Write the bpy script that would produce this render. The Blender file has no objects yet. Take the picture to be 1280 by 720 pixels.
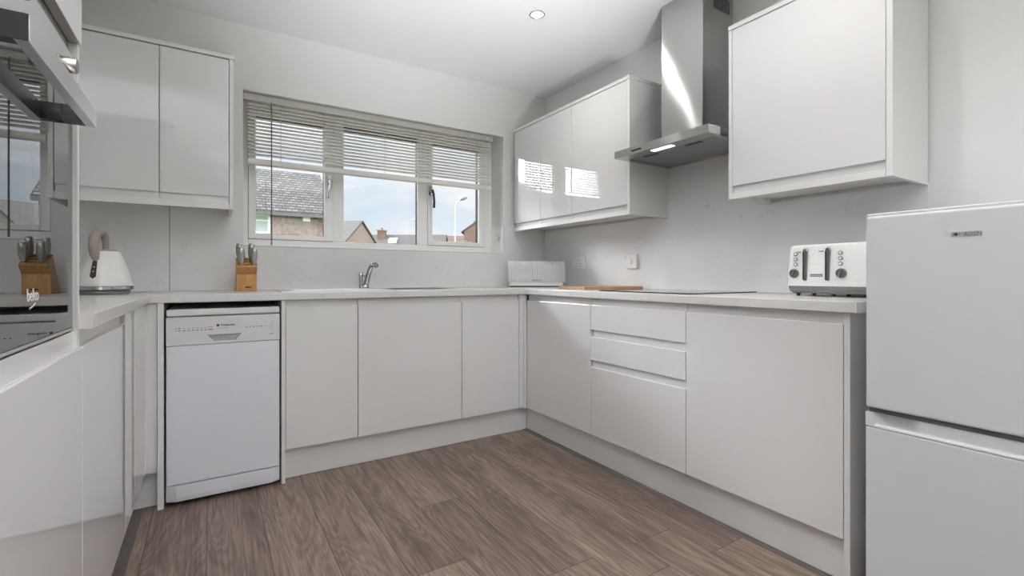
import bpy, bmesh, math, random
from mathutils import Vector, Matrix
R = random.Random(7)
SC = bpy.context.scene
COL = SC.collection
PI = math.pi

# ------------------------------------------------------------------ materials
def mat(name, base, rough=0.5, metal=0.0, ior=1.5, spec=None, aniso=0.0, emis=None, estr=0.0, bump=None, coat=0.0):
    m = bpy.data.materials.new(name); m.use_nodes = True
    nt = m.node_tree; b = nt.nodes['Principled BSDF']
    b.inputs['Base Color'].default_value = (*base, 1)
    b.inputs['Roughness'].default_value = rough
    b.inputs['Metallic'].default_value = metal
    b.inputs['IOR'].default_value = ior
    if spec is not None: b.inputs['Specular IOR Level'].default_value = spec
    if coat: b.inputs['Coat Weight'].default_value = coat; b.inputs['Coat Roughness'].default_value = 0.04
    if aniso:
        b.inputs['Anisotropic'].default_value = aniso
        t = nt.nodes.new('ShaderNodeTangent'); t.direction_type = 'RADIAL'; t.axis = 'Z'
        nt.links.new(t.outputs[0], b.inputs['Tangent']); b.inputs['Anisotropic Rotation'].default_value = 0.25
    if emis:
        b.inputs['Emission Color'].default_value = (*emis, 1); b.inputs['Emission Strength'].default_value = estr
    if bump: bump(nt, b)
    return m

def N(nt, typ, **kw):
    n = nt.nodes.new(typ)
    for k, v in kw.items(): setattr(n, k, v)
    return n
def coords(nt, scale=(1, 1, 1), kind='Object'):
    tc = N(nt, 'ShaderNodeTexCoord'); mp = N(nt, 'ShaderNodeMapping')
    mp.inputs['Scale'].default_value = scale
    nt.links.new(tc.outputs[kind], mp.inputs['Vector'])
    return mp.outputs['Vector']
def noise(nt, vec, scale, detail=4, rough=0.5, dist=0.0):
    n = N(nt, 'ShaderNodeTexNoise'); n.inputs['Scale'].default_value = scale
    n.inputs['Detail'].default_value = detail; n.inputs['Roughness'].default_value = rough
    n.inputs['Distortion'].default_value = dist
    if vec is not None: nt.links.new(vec, n.inputs['Vector'])
    return n
def ramp(nt, fac, stops):
    r = N(nt, 'ShaderNodeValToRGB'); e = r.color_ramp.elements
    while len(e) < len(stops): e.new(0.5)
    for i, (p, c) in enumerate(stops): e[i].position = p; e[i].color = (*c, 1)
    nt.links.new(fac, r.inputs['Fac']); return r
def bump_noise(scale, strength, dist=0.002, vscale=(1, 1, 1), detail=3):
    def f(nt, b):
        n = noise(nt, coords(nt, vscale), scale, detail)
        bp = N(nt, 'ShaderNodeBump'); bp.inputs['Strength'].default_value = strength; bp.inputs['Distance'].default_value = dist
        nt.links.new(n.outputs['Fac'], bp.inputs['Height']); nt.links.new(bp.outputs[0], b.inputs['Normal'])
    return f
def bump_voronoi(scale, strength, dist=0.002):
    def f(nt, b):
        v = N(nt, 'ShaderNodeTexVoronoi'); v.inputs['Scale'].default_value = scale
        nt.links.new(coords(nt), v.inputs['Vector'])
        bp = N(nt, 'ShaderNodeBump'); bp.inputs['Strength'].default_value = strength; bp.inputs['Distance'].default_value = dist
        nt.links.new(v.outputs['Distance'], bp.inputs['Height']); nt.links.new(bp.outputs[0], b.inputs['Normal'])
    return f
def bump_weave(sx, sz, strength, dist):
    def f(nt, b):
        vec = coords(nt); sep = N(nt, 'ShaderNodeSeparateXYZ'); nt.links.new(vec, sep.inputs[0])
        outs = []
        for ax, sc in (('X', sx), ('Z', sz)):
            m1 = N(nt, 'ShaderNodeMath', operation='MULTIPLY'); m1.inputs[1].default_value = sc
            nt.links.new(sep.outputs[ax], m1.inputs[0])
            m2 = N(nt, 'ShaderNodeMath', operation='SINE'); nt.links.new(m1.outputs[0], m2.inputs[0])
            m3 = N(nt, 'ShaderNodeMath', operation='ABSOLUTE'); nt.links.new(m2.outputs[0], m3.inputs[0])
            outs.append(m3)
        mm = N(nt, 'ShaderNodeMath', operation='MULTIPLY')
        nt.links.new(outs[0].outputs[0], mm.inputs[0]); nt.links.new(outs[1].outputs[0], mm.inputs[1])
        bp = N(nt, 'ShaderNodeBump'); bp.inputs['Strength'].default_value = strength; bp.inputs['Distance'].default_value = dist
        nt.links.new(mm.outputs[0], bp.inputs['Height']); nt.links.new(bp.outputs[0], b.inputs['Normal'])
    return f

def marble(name, base, vein, rough, vscale):
    m = mat(name, base, rough); nt = m.node_tree; b = nt.nodes['Principled BSDF']
    vec = coords(nt)
    n1 = noise(nt, vec, vscale, 8, 0.62, 0.5)
    # thin veins where the noise passes its middle value
    s = N(nt, 'ShaderNodeMath', operation='SUBTRACT'); s.inputs[1].default_value = 0.5
    nt.links.new(n1.outputs['Fac'], s.inputs[0])
    a = N(nt, 'ShaderNodeMath', operation='ABSOLUTE'); nt.links.new(s.outputs[0], a.inputs[0])
    n2 = noise(nt, vec, vscale * 1.9, 3)
    r1 = ramp(nt, a.outputs[0], [(0.0, (0.55, 0.55, 0.55)), (0.014, (0, 0, 0))])
    r2 = ramp(nt, n2.outputs['Fac'], [(0.52, (0, 0, 0)), (0.66, (1, 1, 1))])
    mm = N(nt, 'ShaderNodeMath', operation='MULTIPLY')
    nt.links.new(r1.outputs[0], mm.inputs[0]); nt.links.new(r2.outputs[0], mm.inputs[1])
    n3 = noise(nt, vec, vscale * 0.8, 5)
    c3 = tuple(x * 0.955 for x in base)
    r3 = ramp(nt, n3.outputs['Fac'], [(0.35, c3), (0.65, base)])
    mx = N(nt, 'ShaderNodeMix', data_type='RGBA')
    nt.links.new(mm.outputs[0], mx.inputs['Factor']); nt.links.new(r3.outputs[0], mx.inputs['A'])
    mx.inputs['B'].default_value = (*vein, 1)
    nt.links.new(mx.outputs['Result'], b.inputs['Base Color'])
    return m

def floor_mat():
    m = mat('oak_planks', (0.2, 0.15, 0.12), 0.42); nt = m.node_tree; b = nt.nodes['Principled BSDF']
    tc = N(nt, 'ShaderNodeTexCoord'); sep = N(nt, 'ShaderNodeSeparateXYZ'); nt.links.new(tc.outputs['Object'], sep.inputs[0])
    def M(op, a, bb=None):
        n = N(nt, 'ShaderNodeMath', operation=op)
        for i, v in enumerate((a, bb)):
            if v is None: continue
            if isinstance(v, (int, float)): n.inputs[i].default_value = v
            else: nt.links.new(v, n.inputs[i])
        return n.outputs[0]
    W, L = 0.192, 1.285
    u = M('DIVIDE', M('ADD', sep.outputs['X'], 0.014 + W * 10), W)
    row = M('FLOOR', u); fu = M('SUBTRACT', u, row)
    w1 = N(nt, 'ShaderNodeTexWhiteNoise', noise_dimensions='1D'); nt.links.new(row, w1.inputs['W'])
    v = M('ADD', M('DIVIDE', sep.outputs['Y'], L), M('MULTIPLY', w1.outputs['Value'], 7.3))
    colm = M('FLOOR', v); fv = M('SUBTRACT', v, colm)
    cb = N(nt, 'ShaderNodeCombineXYZ'); nt.links.new(row, cb.inputs[0]); nt.links.new(colm, cb.inputs[1])
    w2 = N(nt, 'ShaderNodeTexWhiteNoise', noise_dimensions='3D'); nt.links.new(cb.outputs[0], w2.inputs['Vector'])
    # grain coordinates: stretched along the plank, shifted per plank
    sh = N(nt, 'ShaderNodeVectorMath', operation='MULTIPLY_ADD')
    nt.links.new(w2.outputs['Color'], sh.inputs[0]); sh.inputs[1].default_value = (9, 9, 9)
    nt.links.new(tc.outputs['Object'], sh.inputs[2])
    mp = N(nt, 'ShaderNodeMapping'); mp.inputs['Scale'].default_value = (1, 0.045, 1); nt.links.new(sh.outputs[0], mp.inputs['Vector'])
    g1 = noise(nt, mp.outputs[0], 120, 6, 0.6, 0.3)
    mp2 = N(nt, 'ShaderNodeMapping'); mp2.inputs['Scale'].default_value = (1, 0.13, 1); nt.links.new(sh.outputs[0], mp2.inputs['Vector'])
    g2 = noise(nt, mp2.outputs[0], 8, 5, 0.55, 0.4)
    # cathedral rings from a slow noise taken through a sine
    g3 = noise(nt, mp2.outputs[0], 6, 2, 0.4, 0.2)
    rings = M('ADD', M('MULTIPLY', M('SINE', M('MULTIPLY', g3.outputs['Fac'], 150)), 0.5), 0.5)
    f = M('ADD', M('ADD', M('MULTIPLY', g1.outputs['Fac'], 0.56), M('MULTIPLY', g2.outputs['Fac'], 0.42)), M('MULTIPLY', rings, 0.075))
    f = M('ADD', f, M('MULTIPLY', M('SUBTRACT', w2.outputs['Value'], 0.5), 0.10))
    r = ramp(nt, f, [(0.28, (0.05, 0.033, 0.025)), (0.46, (0.125, 0.088, 0.069)), (0.57, (0.21, 0.153, 0.122)), (0.75, (0.34, 0.262, 0.215))])
    # joints
    e1 = M('MULTIPLY', M('MINIMUM', fu, M('SUBTRACT', 1.0, fu)), W)
    e2 = M('MULTIPLY', M('MINIMUM', fv, M('SUBTRACT', 1.0, fv)), L)
    e = M('MINIMUM', e1, e2)
    j = M('LESS_THAN', e, 0.0016)
    mx = N(nt, 'ShaderNodeMix', data_type='RGBA'); nt.links.new(j, mx.inputs['Factor'])
    nt.links.new(r.outputs[0], mx.inputs['A']); mx.inputs['B'].default_value = (0.05, 0.033, 0.026, 1)
    nt.links.new(mx.outputs['Result'], b.inputs['Base Color'])
    bp = N(nt, 'ShaderNodeBump'); bp.inputs['Strength'].default_value = 0.25; bp.inputs['Distance'].default_value = 0.001
    nt.links.new(g1.outputs['Fac'], bp.inputs['Height']); nt.links.new(bp.outputs[0], b.inputs['Normal'])
    return m

def wood_mat(name, c1, c2, scale, vs=(1, 1, 0.15), rough=0.4):
    m = mat(name, c1, rough); nt = m.node_tree; b = nt.nodes['Principled BSDF']
    n = noise(nt, coords(nt, vs), scale, 5, 0.6, 0.6)
    r = ramp(nt, n.outputs['Fac'], [(0.3, c1), (0.7, c2)])
    nt.links.new(r.outputs[0], b.inputs['Base Color']); return m

def speckle(name, c1, c2, scale, rough=0.9):
    m = mat(name, c1, rough); nt = m.node_tree; b = nt.nodes['Principled BSDF']
    n = noise(nt, coords(nt), scale, 3, 0.7)
    r = ramp(nt, n.outputs['Fac'], [(0.38, c1), (0.62, c2)])
    nt.links.new(r.outputs[0], b.inputs['Base Color']); return m

def tile_mat(name, c1, c2, cm, w, h, axes='XZ'):
    m = mat(name, c1, 0.8); nt = m.node_tree; b = nt.nodes['Principled BSDF']
    tc = N(nt, 'ShaderNodeTexCoord'); sep = N(nt, 'ShaderNodeSeparateXYZ'); nt.links.new(tc.outputs['Object'], sep.inputs[0])
    cb = N(nt, 'ShaderNodeCombineXYZ')
    nt.links.new(sep.outputs[axes[0]], cb.inputs[0]); nt.links.new(sep.outputs[axes[1]], cb.inputs[1])
    br = N(nt, 'ShaderNodeTexBrick'); nt.links.new(cb.outputs[0], br.inputs['Vector'])
    br.inputs['Scale'].default_value = 1.0
    br.inputs['Brick Width'].default_value = w; br.inputs['Row Height'].default_value = h
    br.inputs['Mortar Size'].default_value = h * 0.16 if h < 0.2 and w > 0.25 else h * 0.09; br.inputs['Mortar Smooth'].default_value = 0.3
    br.inputs['Color1'].default_value = (*c1, 1); br.inputs['Color2'].default_value = (*c2, 1); br.inputs['Mortar'].default_value = (*cm, 1)
    nt.links.new(br.outputs['Color'], b.inputs['Base Color']); return m

def course_mat(name, c1, c2, cd, w, h):
    m = mat(name, c1, 0.85); nt = m.node_tree; b = nt.nodes['Principled BSDF']
    tc = N(nt, 'ShaderNodeTexCoord'); sep = N(nt, 'ShaderNodeSeparateXYZ'); nt.links.new(tc.outputs['Object'], sep.inputs[0])
    def M(op, x, y=None):
        n = N(nt, 'ShaderNodeMath', operation=op)
        for i, v in enumerate((x, y)):
            if v is None: continue
            if isinstance(v, (int, float)): n.inputs[i].default_value = v
            else: nt.links.new(v, n.inputs[i])
        return n.outputs[0]
    zz = M('DIVIDE', sep.outputs['Z'], h); row = M('FLOOR', zz); fz = M('SUBTRACT', zz, row)
    xx = M('ADD', M('DIVIDE', sep.outputs['X'], w), M('MULTIPLY', row, 0.5)); col = M('FLOOR', xx); fx = M('SUBTRACT', xx, col)
    cb = N(nt, 'ShaderNodeCombineXYZ'); nt.links.new(row, cb.inputs[0]); nt.links.new(col, cb.inputs[1])
    wn = N(nt, 'ShaderNodeTexWhiteNoise', noise_dimensions='3D'); nt.links.new(cb.outputs[0], wn.inputs['Vector'])
    r = ramp(nt, wn.outputs['Value'], [(0.0, c1), (1.0, c2)])
    lap_shade_joint = M('MAXIMUM', M('LESS_THAN', fz, 0.34), M('LESS_THAN', fx, 0.12))  # lap shadow painted along each course's lower edge, plus joints between tiles
    mx = N(nt, 'ShaderNodeMix', data_type='RGBA'); nt.links.new(lap_shade_joint, mx.inputs['Factor'])
    nt.links.new(r.outputs[0], mx.inputs['A']); mx.inputs['B'].default_value = (*cd, 1)
    nt.links.new(mx.outputs['Result'], b.inputs['Base Color']); return m

def pane_mat():
    m = bpy.data.materials.new('window_glass'); m.use_nodes = True; nt = m.node_tree
    for n in list(nt.nodes): nt.nodes.remove(n)
    out = N(nt, 'ShaderNodeOutputMaterial'); mix = N(nt, 'ShaderNodeMixShader')
    fr = N(nt, 'ShaderNodeFresnel'); fr.inputs['IOR'].default_value = 1.45
    tr = N(nt, 'ShaderNodeBsdfTransparent'); gl = N(nt, 'ShaderNodeBsdfGlossy'); gl.inputs['Roughness'].default_value = 0.0
    tr.inputs[0].default_value = (0.97, 0.98, 0.98, 1)
    nt.links.new(fr.outputs[0], mix.inputs[0]); nt.links.new(tr.outputs[0], mix.inputs[1]); nt.links.new(gl.outputs[0], mix.inputs[2])
    nt.links.new(mix.outputs[0], out.inputs['Surface']); return m

MT = {}
MT['gloss'] = mat('white_gloss_lacquer', (0.745, 0.732, 0.732), 0.03)
MT['satin'] = mat('white_satin_board', (0.76, 0.745, 0.735), 0.35)
MT['plinth'] = mat('white_plinth_board', (0.73, 0.72, 0.715), 0.22)
MT['paint'] = mat('wall_paint', (0.745, 0.735, 0.73), 0.85, bump=bump_noise(180, 0.05, 0.001))
MT['ceil'] = mat('ceiling_paint', (0.88, 0.88, 0.88), 0.9)
MT['splash'] = marble('grey_marble_panel', (0.81, 0.805, 0.805), (0.58, 0.57, 0.56), 0.4, 6.0)
MT['worktop'] = marble('pale_marble_laminate', (0.72, 0.70, 0.685), (0.52, 0.47, 0.44), 0.28, 3.6)
MT['floor'] = floor_mat()
MT['upvc'] = mat('white_upvc', (0.90, 0.89, 0.875), 0.25)
MT['brownfoil'] = mat('dark_brown_foil', (0.02, 0.017, 0.015), 0.8, spec=0.1)
MT['glass'] = pane_mat()
MT['slat'] = mat('pale_slat', (0.66, 0.63, 0.60), 0.45); MT['brail'] = mat('pale_bottom_rail', (0.82, 0.79, 0.77), 0.4)
MT['rail'] = mat('pale_blind_rail', (0.50, 0.48, 0.45), 0.4)
MT['cord'] = mat('grey_cord', (0.5, 0.48, 0.45), 0.7)
MT['wand'] = mat('smoked_acrylic', (0.17, 0.16, 0.15), 0.15)
MT['steel'] = mat('brushed_steel', (0.54, 0.53, 0.52), 0.2, 1.0, aniso=1.0)
MT['steelflat'] = mat('satin_steel', (0.66, 0.66, 0.66), 0.3, 1.0)
MT['knobsteel'] = mat('knob_steel', (0.50, 0.47, 0.45), 0.22, 1.0)
MT['oven_steel'] = mat('oven_steel', (0.80, 0.80, 0.81), 0.3, 1.0)
MT['chrome'] = mat('chrome', (0.55, 0.55, 0.56), 0.06, 1.0)
MT['darkchrome'] = mat('dark_chrome', (0.30, 0.295, 0.29), 0.08, 1.0)
MT['filter'] = mat('filter_mesh_steel', (0.42, 0.42, 0.42), 0.4, 1.0, bump=bump_noise(900, 0.3, 0.001))
MT['black'] = mat('black_plastic', (0.012, 0.012, 0.012), 0.35)
MT['dark'] = mat('dark_grey_plastic', (0.06, 0.06, 0.06), 0.45)
MT['ink'] = mat('printed_ink', (0.03, 0.03, 0.035), 0.5)
MT['blackglass'] = mat('black_glass', (0.008, 0.008, 0.009), 0.0, ior=3.4)
MT['hobglass'] = mat('hob_glass', (0.008, 0.008, 0.009), 0.03, ior=1.6)
MT['silverink'] = mat('silver_print', (0.8, 0.8, 0.8), 0.4)
MT['appl'] = mat('white_appliance_enamel', (0.77, 0.775, 0.835), 0.22)
MT['applpl'] = mat('white_appliance_plastic', (0.70, 0.69, 0.69), 0.3)
MT['recess'] = mat('grey_recess_plastic', (0.36, 0.37, 0.40), 0.35)
MT['fridge'] = mat('white_fridge_enamel', (0.655, 0.66, 0.69), 0.28)
MT['socket'] = mat('white_socket_plastic', (0.90, 0.90, 0.90), 0.25)
MT['block'] = wood_mat('acacia_block', (0.42, 0.20, 0.065), (0.60, 0.33, 0.13), 60)
MT['board'] = wood_mat('board_wood', (0.30, 0.16, 0.085), (0.46, 0.28, 0.16), 70, (0.15, 1, 1))
MT['slot'] = mat('slot_dark', (0.05, 0.025, 0.01), 0.7)
MT['knife'] = mat('knife_steel', (0.50, 0.49, 0.47), 0.28, 1.0)
MT['kettle'] = mat('white_textured_kettle', (0.86, 0.84, 0.82), 0.2, bump=bump_voronoi(46, 0.5, 0.003))
MT['toaster'] = mat('white_textured_toaster', (0.90, 0.885, 0.875), 0.2, bump=bump_voronoi(110, 0.5, 0.002))
MT['taupe'] = mat('taupe_plastic', (0.34, 0.30, 0.265), 0.35)
MT['gauge'] = mat('brown_gauge', (0.05, 0.035, 0.03), 0.1)
MT['bin'] = mat('white_woven_bin', (0.88, 0.88, 0.89), 0.3, bump=bump_weave(190, 300, 1.0, 0.006))
MT['binplain'] = mat('white_bin_plain', (0.86, 0.855, 0.855), 0.3)
MT['lampglow'] = mat('lamp_glow', (1, 1, 1), 0.5, emis=(1.0, 0.97, 0.92), estr=40)
MT['stripglow'] = mat('hood_lamp_glow', (1, 1, 1), 0.5, emis=(1.0, 0.99, 0.97), estr=3.0)
MT['pebble'] = speckle('pebbledash', (0.22, 0.145, 0.12), (0.36, 0.265, 0.23), 9)
MT['pebble2'] = speckle('pebbledash_far', (0.26, 0.19, 0.16), (0.33, 0.25, 0.22), 5)
MT['rooftile'] = course_mat('roof_tiles', (0.10, 0.09, 0.082), (0.20, 0.185, 0.17), (0.022, 0.018, 0.016), 0.26, 0.15)
MT['rooftile2'] = tile_mat('far_roof_tiles', (0.085, 0.074, 0.065), (0.11, 0.097, 0.087), (0.04, 0.036, 0.033), 0.42, 0.26, 'XZ')
MT['redroof'] = tile_mat('red_roof_tiles', (0.12, 0.062, 0.05), (0.15, 0.08, 0.064), (0.055, 0.033, 0.027), 0.4, 0.25, 'XZ')
MT['brick'] = tile_mat('red_brick', (0.19, 0.085, 0.056), (0.24, 0.115, 0.078), (0.22, 0.16, 0.13), 0.225, 0.075, 'XZ')
MT['leaf'] = speckle('leaves', (0.045, 0.07, 0.03), (0.12, 0.16, 0.07), 1.5, 0.7)
MT['hedge'] = speckle('hedge_leaves', (0.06, 0.07, 0.045), (0.13, 0.14, 0.10), 2, 0.8)
MT['bark'] = mat('bark', (0.06, 0.045, 0.035), 0.9)
MT['lamppost'] = mat('galvanised_post', (0.50, 0.52, 0.54), 0.5, 0.4)
MT['gutter'] = mat('grey_gutter', (0.13, 0.13, 0.13), 0.5)
MT['grass'] = speckle('grass_ground', (0.10, 0.15, 0.06), (0.16, 0.2, 0.09), 3)
MT['housepane'] = mat('house_pane', (0.42, 0.43, 0.43), 0.4)

# ------------------------------------------------------------------ mesh helpers
class MB:
    def __init__(s): s.bm = bmesh.new()
    def box(s, x0, x1, y0, y1, z0, z1):
        v = [s.bm.verts.new((x, y, z)) for x in (x0, x1) for y in (y0, y1) for z in (z0, z1)]
        for f in ((0, 1, 3, 2), (4, 6, 7, 5), (0, 4, 5, 1), (2, 3, 7, 6), (0, 2, 6, 4), (1, 5, 7, 3)):
            s.bm.faces.new([v[i] for i in f])
        return s
    def hull(s, a, b):                       # two matching loops -> closed solid
        va = [s.bm.verts.new(p) for p in a]; vb = [s.bm.verts.new(p) for p in b]
        n = len(a)
        s.bm.faces.new(va); s.bm.faces.new(vb[::-1])
        for i in range(n): s.bm.faces.new((va[i], vb[i], vb[(i + 1) % n], va[(i + 1) % n]))
        return s
    def prism(s, prof, axis, a0, a1):        # profile pts; axis X: (y,z), Y: (x,z), Z: (x,y)
        def P(p, a): return {'X': (a, p[0], p[1]), 'Y': (p[0], a, p[1]), 'Z': (p[0], p[1], a)}[axis]
        return s.hull([P(p, a0) for p in prof], [P(p, a1) for p in prof])
    def rings(s, loops, cap=True):
        vs = [[s.bm.verts.new(p) for p in l] for l in loops]
        n = len(loops[0])
        for a, b in zip(vs, vs[1:]):
            for i in range(n): s.bm.faces.new((a[i], a[(i + 1) % n], b[(i + 1) % n], b[i]))
        if cap: s.bm.faces.new(vs[0][::-1]); s.bm.faces.new(vs[-1])
        return s
    def tube(s, pts, rad, n=12, cap=True):
        pts = [Vector(p) for p in pts]
        if not isinstance(rad, (list, tuple)): rad = [rad] * len(pts)
        loops = []; up = None
        for i, p in enumerate(pts):
            t = (pts[min(i + 1, len(pts) - 1)] - pts[max(i - 1, 0)]).normalized()
            if up is None: up = Vector((0, 0, 1)) if abs(t.z) < 0.9 else Vector((1, 0, 0))
            a = t.cross(up).normalized(); b = a.cross(t).normalized(); up = b
            loops.append([p + (a * math.cos(2 * PI * k / n) + b * math.sin(2 * PI * k / n)) * rad[i] for k in range(n)])
        return s.rings(loops, cap)
    def lathe(s, prof, c=(0, 0, 0), n=32, e=2.0, rot=0.0, axis=None):  # prof (r,z); e: superellipse exponent; axis: matrix
        loops = []
        for r, z in prof:
            l = []
            for k in range(n):
                a = 2 * PI * k / n; ca, sa = math.cos(a), math.sin(a)
                q = (abs(ca) ** e + abs(sa) ** e) ** (-1 / e)
                x, y = r * q * ca, r * q * sa
                p = Vector((x * math.cos(rot) - y * math.sin(rot), x * math.sin(rot) + y * math.cos(rot), z))
                if axis is not None: p = axis @ p
                l.append(p + Vector(c))
            loops.append(l)
        return s.rings(loops)
    def ball(s, c, r, sub=2, scale=(1, 1, 1)):
        ret = bmesh.ops.create_icosphere(s.bm, subdivisions=sub, radius=r)
        for v in ret['verts']: v.co = Vector((v.co.x * scale[0], v.co.y * scale[1], v.co.z * scale[2])) + Vector(c)
        return s

def ring(mb, x0, x1, z0, z1, w, y0, y1):
    mb.box(x0, x0 + w, y0, y1, z0, z1); mb.box(x1 - w, x1, y0, y1, z0, z1)
    mb.box(x0 + w, x1 - w, y0, y1, z0, z0 + w); mb.box(x0 + w, x1 - w, y0, y1, z1 - w, z1)
OFF = {}
def build(name, mb, material, parent=None, bevel=0.0, smooth=False, seg=2, loc=None):
    """one mesh object; vertices are given in the place's coordinates (or local ones when loc is used)"""
    bm = mb.bm
    bmesh.ops.recalc_face_normals(bm, faces=bm.faces)
    o_off = OFF.get(parent.name, Vector()) if parent else (Vector(loc) if loc else Vector())
    if o_off.length: bmesh.ops.translate(bm, verts=bm.verts, vec=-o_off)
    me = bpy.data.meshes.new(name); bm.to_mesh(me); bm.free()
    me.materials.append(material)
    o = bpy.data.objects.new(name, me); COL.objects.link(o)
    if parent: o.parent = parent; OFF[o.name] = o_off
    else:
        o.location = o_off; OFF[o.name] = o_off
    if bevel:
        md = o.modifiers.new('bevel', 'BEVEL'); md.width = bevel; md.segments = seg; md.limit_method = 'ANGLE'; md.angle_limit = math.radians(35)
        md.harden_normals = False
    if smooth:
        for p in me.polygons: p.use_smooth = True
        try: me.set_sharp_from_angle(angle=math.radians(40))
        except Exception: pass
    return o
def tag(o, label=None, cat=None, group=None, kind=None):
    if label: o['label'] = label
    if cat: o['category'] = cat
    if group: o['group'] = group
    if kind: o['kind'] = kind
    return o
def thing(name, loc, label, cat, group=None, rz=0.0, local=False):
    o = bpy.data.objects.new(name, None); COL.objects.link(o); o.empty_display_size = 0.1
    o.location = loc; o.rotation_euler = (0, 0, rz)
    OFF[o.name] = Vector() if local else Vector(loc)
    return tag(o, label, cat, group)
def struct(name, mb, m, parent=None, **k):
    o = build(name, mb, m, parent, **k)
    if parent is None: o['kind'] = 'structure'
    return o
def text(name, body, size, m, parent, origin, xdir, zdir, align='CENTER', ext=0.0004, offset=0.0):
    cu = bpy.data.curves.new(name, 'FONT'); cu.body = body; cu.size = size; cu.align_x = align; cu.align_y = 'CENTER'
    cu.extrude = ext; cu.offset = offset; cu.resolution_u = 3
    tmp = bpy.data.objects.new(name + '_tmp', cu); COL.objects.link(tmp)
    bpy.context.view_layer.update()
    me = bpy.data.meshes.new_from_object(tmp.evaluated_get(bpy.context.evaluated_depsgraph_get()))
    bpy.data.objects.remove(tmp)
    x = Vector(xdir).normalized(); z = Vector(zdir).normalized(); n = x.cross(z)
    M = Matrix((( x.x, z.x, n.x, 0), (x.y, z.y, n.y, 0), (x.z, z.z, n.z, 0), (0, 0, 0, 1)))
    me.transform(M); me.transform(Matrix.Translation(Vector(origin) - OFF.get(parent.name, Vector())))
    me.materials.clear(); me.materials.append(m)
    o = bpy.data.objects.new(name, me); COL.objects.link(o); o.parent = parent; OFF[o.name] = OFF.get(parent.name, Vector())
    return o
def dup(root, loc, rz=None, label=None):
    r = root.copy(); COL.objects.link(r); r.location = loc
    if rz is not None: r.rotation_euler = (0, 0, rz)
    if label: r['label'] = label
    def rec(src, dst):
        for ch in list(src.children):
            c = ch.copy(); COL.objects.link(c); c.parent = dst; rec(ch, c)
    rec(root, r)
    return r

# ------------------------------------------------------------------ the room
WX, WY, WL, WR, CZ = 2.275, 3.10, -0.84, -2.6, 2.422
WT = 0.32                                              # wall thickness
OX0, OX1, OZ0, OZ1 = 0.153, 1.882, 1.166, 2.0545        # window opening
struct('floor', MB().box(WL - 0.1, WX + 0.1, WR - 0.1, WY + 0.1, -0.08, 0.0), MT['floor'])
struct('ceiling', MB().box(WL - 0.1, WX + 0.1, WR - 0.1, WY + WT, CZ, CZ + 0.12), MT['ceil'])
wb = MB()
wb.box(WL - 0.3, OX0, WY, WY + WT, 0, CZ); wb.box(OX1, WX + 0.3, WY, WY + WT, 0, CZ)
wb.box(OX0, OX1, WY, WY + WT, 0, OZ0); wb.box(OX0, OX1, WY, WY + WT, OZ1, CZ)
struct('wall_back', wb, MT['paint'])
struct('wall_right', MB().box(WX, WX + 0.3, WR - 0.1, WY, 0, CZ), MT['paint'])
struct('wall_left', MB().box(WL - 0.3, WL, WR - 0.1, WY, 0, CZ), MT['paint'])
RX0, RX1, RZ1 = -0.30, 1.75, 2.12                      # glazed garden doors in the wall behind the camera
wr = MB()
wr.box(WL, RX0, WR - 0.25, WR, 0, CZ); wr.box(RX1, WX, WR - 0.25, WR, 0, CZ); wr.box(RX0, RX1, WR - 0.25, WR, RZ1, CZ)
struct('wall_rear', wr, MT['paint'])
d1 = bpy.data.objects.new('door_1', None); COL.objects.link(d1); d1.location = (RX0, WR, 0); d1['kind'] = 'structure'; OFF['door_1'] = Vector((RX0, WR, 0))
mid = (RX0 + RX1) / 2
for a, b_ in ((RX0, mid), (mid, RX1)):
    f = MB(); y0, y1 = WR - 0.16, WR - 0.09
    f.box(a, a + 0.09, y0, y1, 0.0, RZ1); f.box(b_ - 0.09, b_, y0, y1, 0.0, RZ1)
    f.box(a + 0.09, b_ - 0.09, y0, y1, 0, 0.10); f.box(a + 0.09, b_ - 0.09, y0, y1, RZ1 - 0.09, RZ1)
    fo = build('frame', f, MT['upvc'], d1)
    build('pane', MB().box(a + 0.09, b_ - 0.09, WR - 0.135, WR - 0.125, 0.10, RZ1 - 0.09), MT['glass'], fo)

# window_1 : outer frame, mullions, two opening sashes, three panes, handles
win = bpy.data.objects.new('window_1', None); COL.objects.link(win); win.location = (1.0, 3.28, OZ0); win['kind'] = 'structure'
OFF['window_1'] = Vector((1.0, 3.28, OZ0))
FY, BY = 3.282, 3.302
FZ0, FZ1 = OZ0, OZ1
fr = MB()
fr.box(OX0, 0.188, FY, BY, FZ0, FZ1); fr.box(1.824, OX1, FY, BY, FZ0, FZ1)
fr.box(0.188, 1.824, FY, BY, FZ0, 1.2185); fr.box(0.188, 1.824, FY, BY, 2.005, FZ1)
fr.box(0.677, 0.747, FY, BY, 1.2185, 2.005); fr.box(1.267, 1.340, FY, BY, 1.2185, 2.005)
build('frame', fr, MT['upvc'], win, bevel=0.003)
GZ1 = 1.972
GL = [(0.229, 0.6245, 1.2505), (0.746, 1.268, 1.2185), (1.378, 1.766, 1.2525)]
ext = MB()   # dark outside leaf of the profiles, beyond the glass
E0, E1 = BY + 0.0005, BY + 0.034
xe = [OX0] + [v for g in GL for v in g[:2]] + [OX1]
for k in range(0, 8, 2): ext.box(xe[k], xe[k + 1], E0, E1, FZ0, FZ1)
for x0, x1, z0 in GL:
    ext.box(x0, x1, E0, E1, FZ0, z0); ext.box(x0, x1, E0, E1, GZ1, FZ1)
build('outer_frame', ext, MT['brownfoil'], win)
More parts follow.
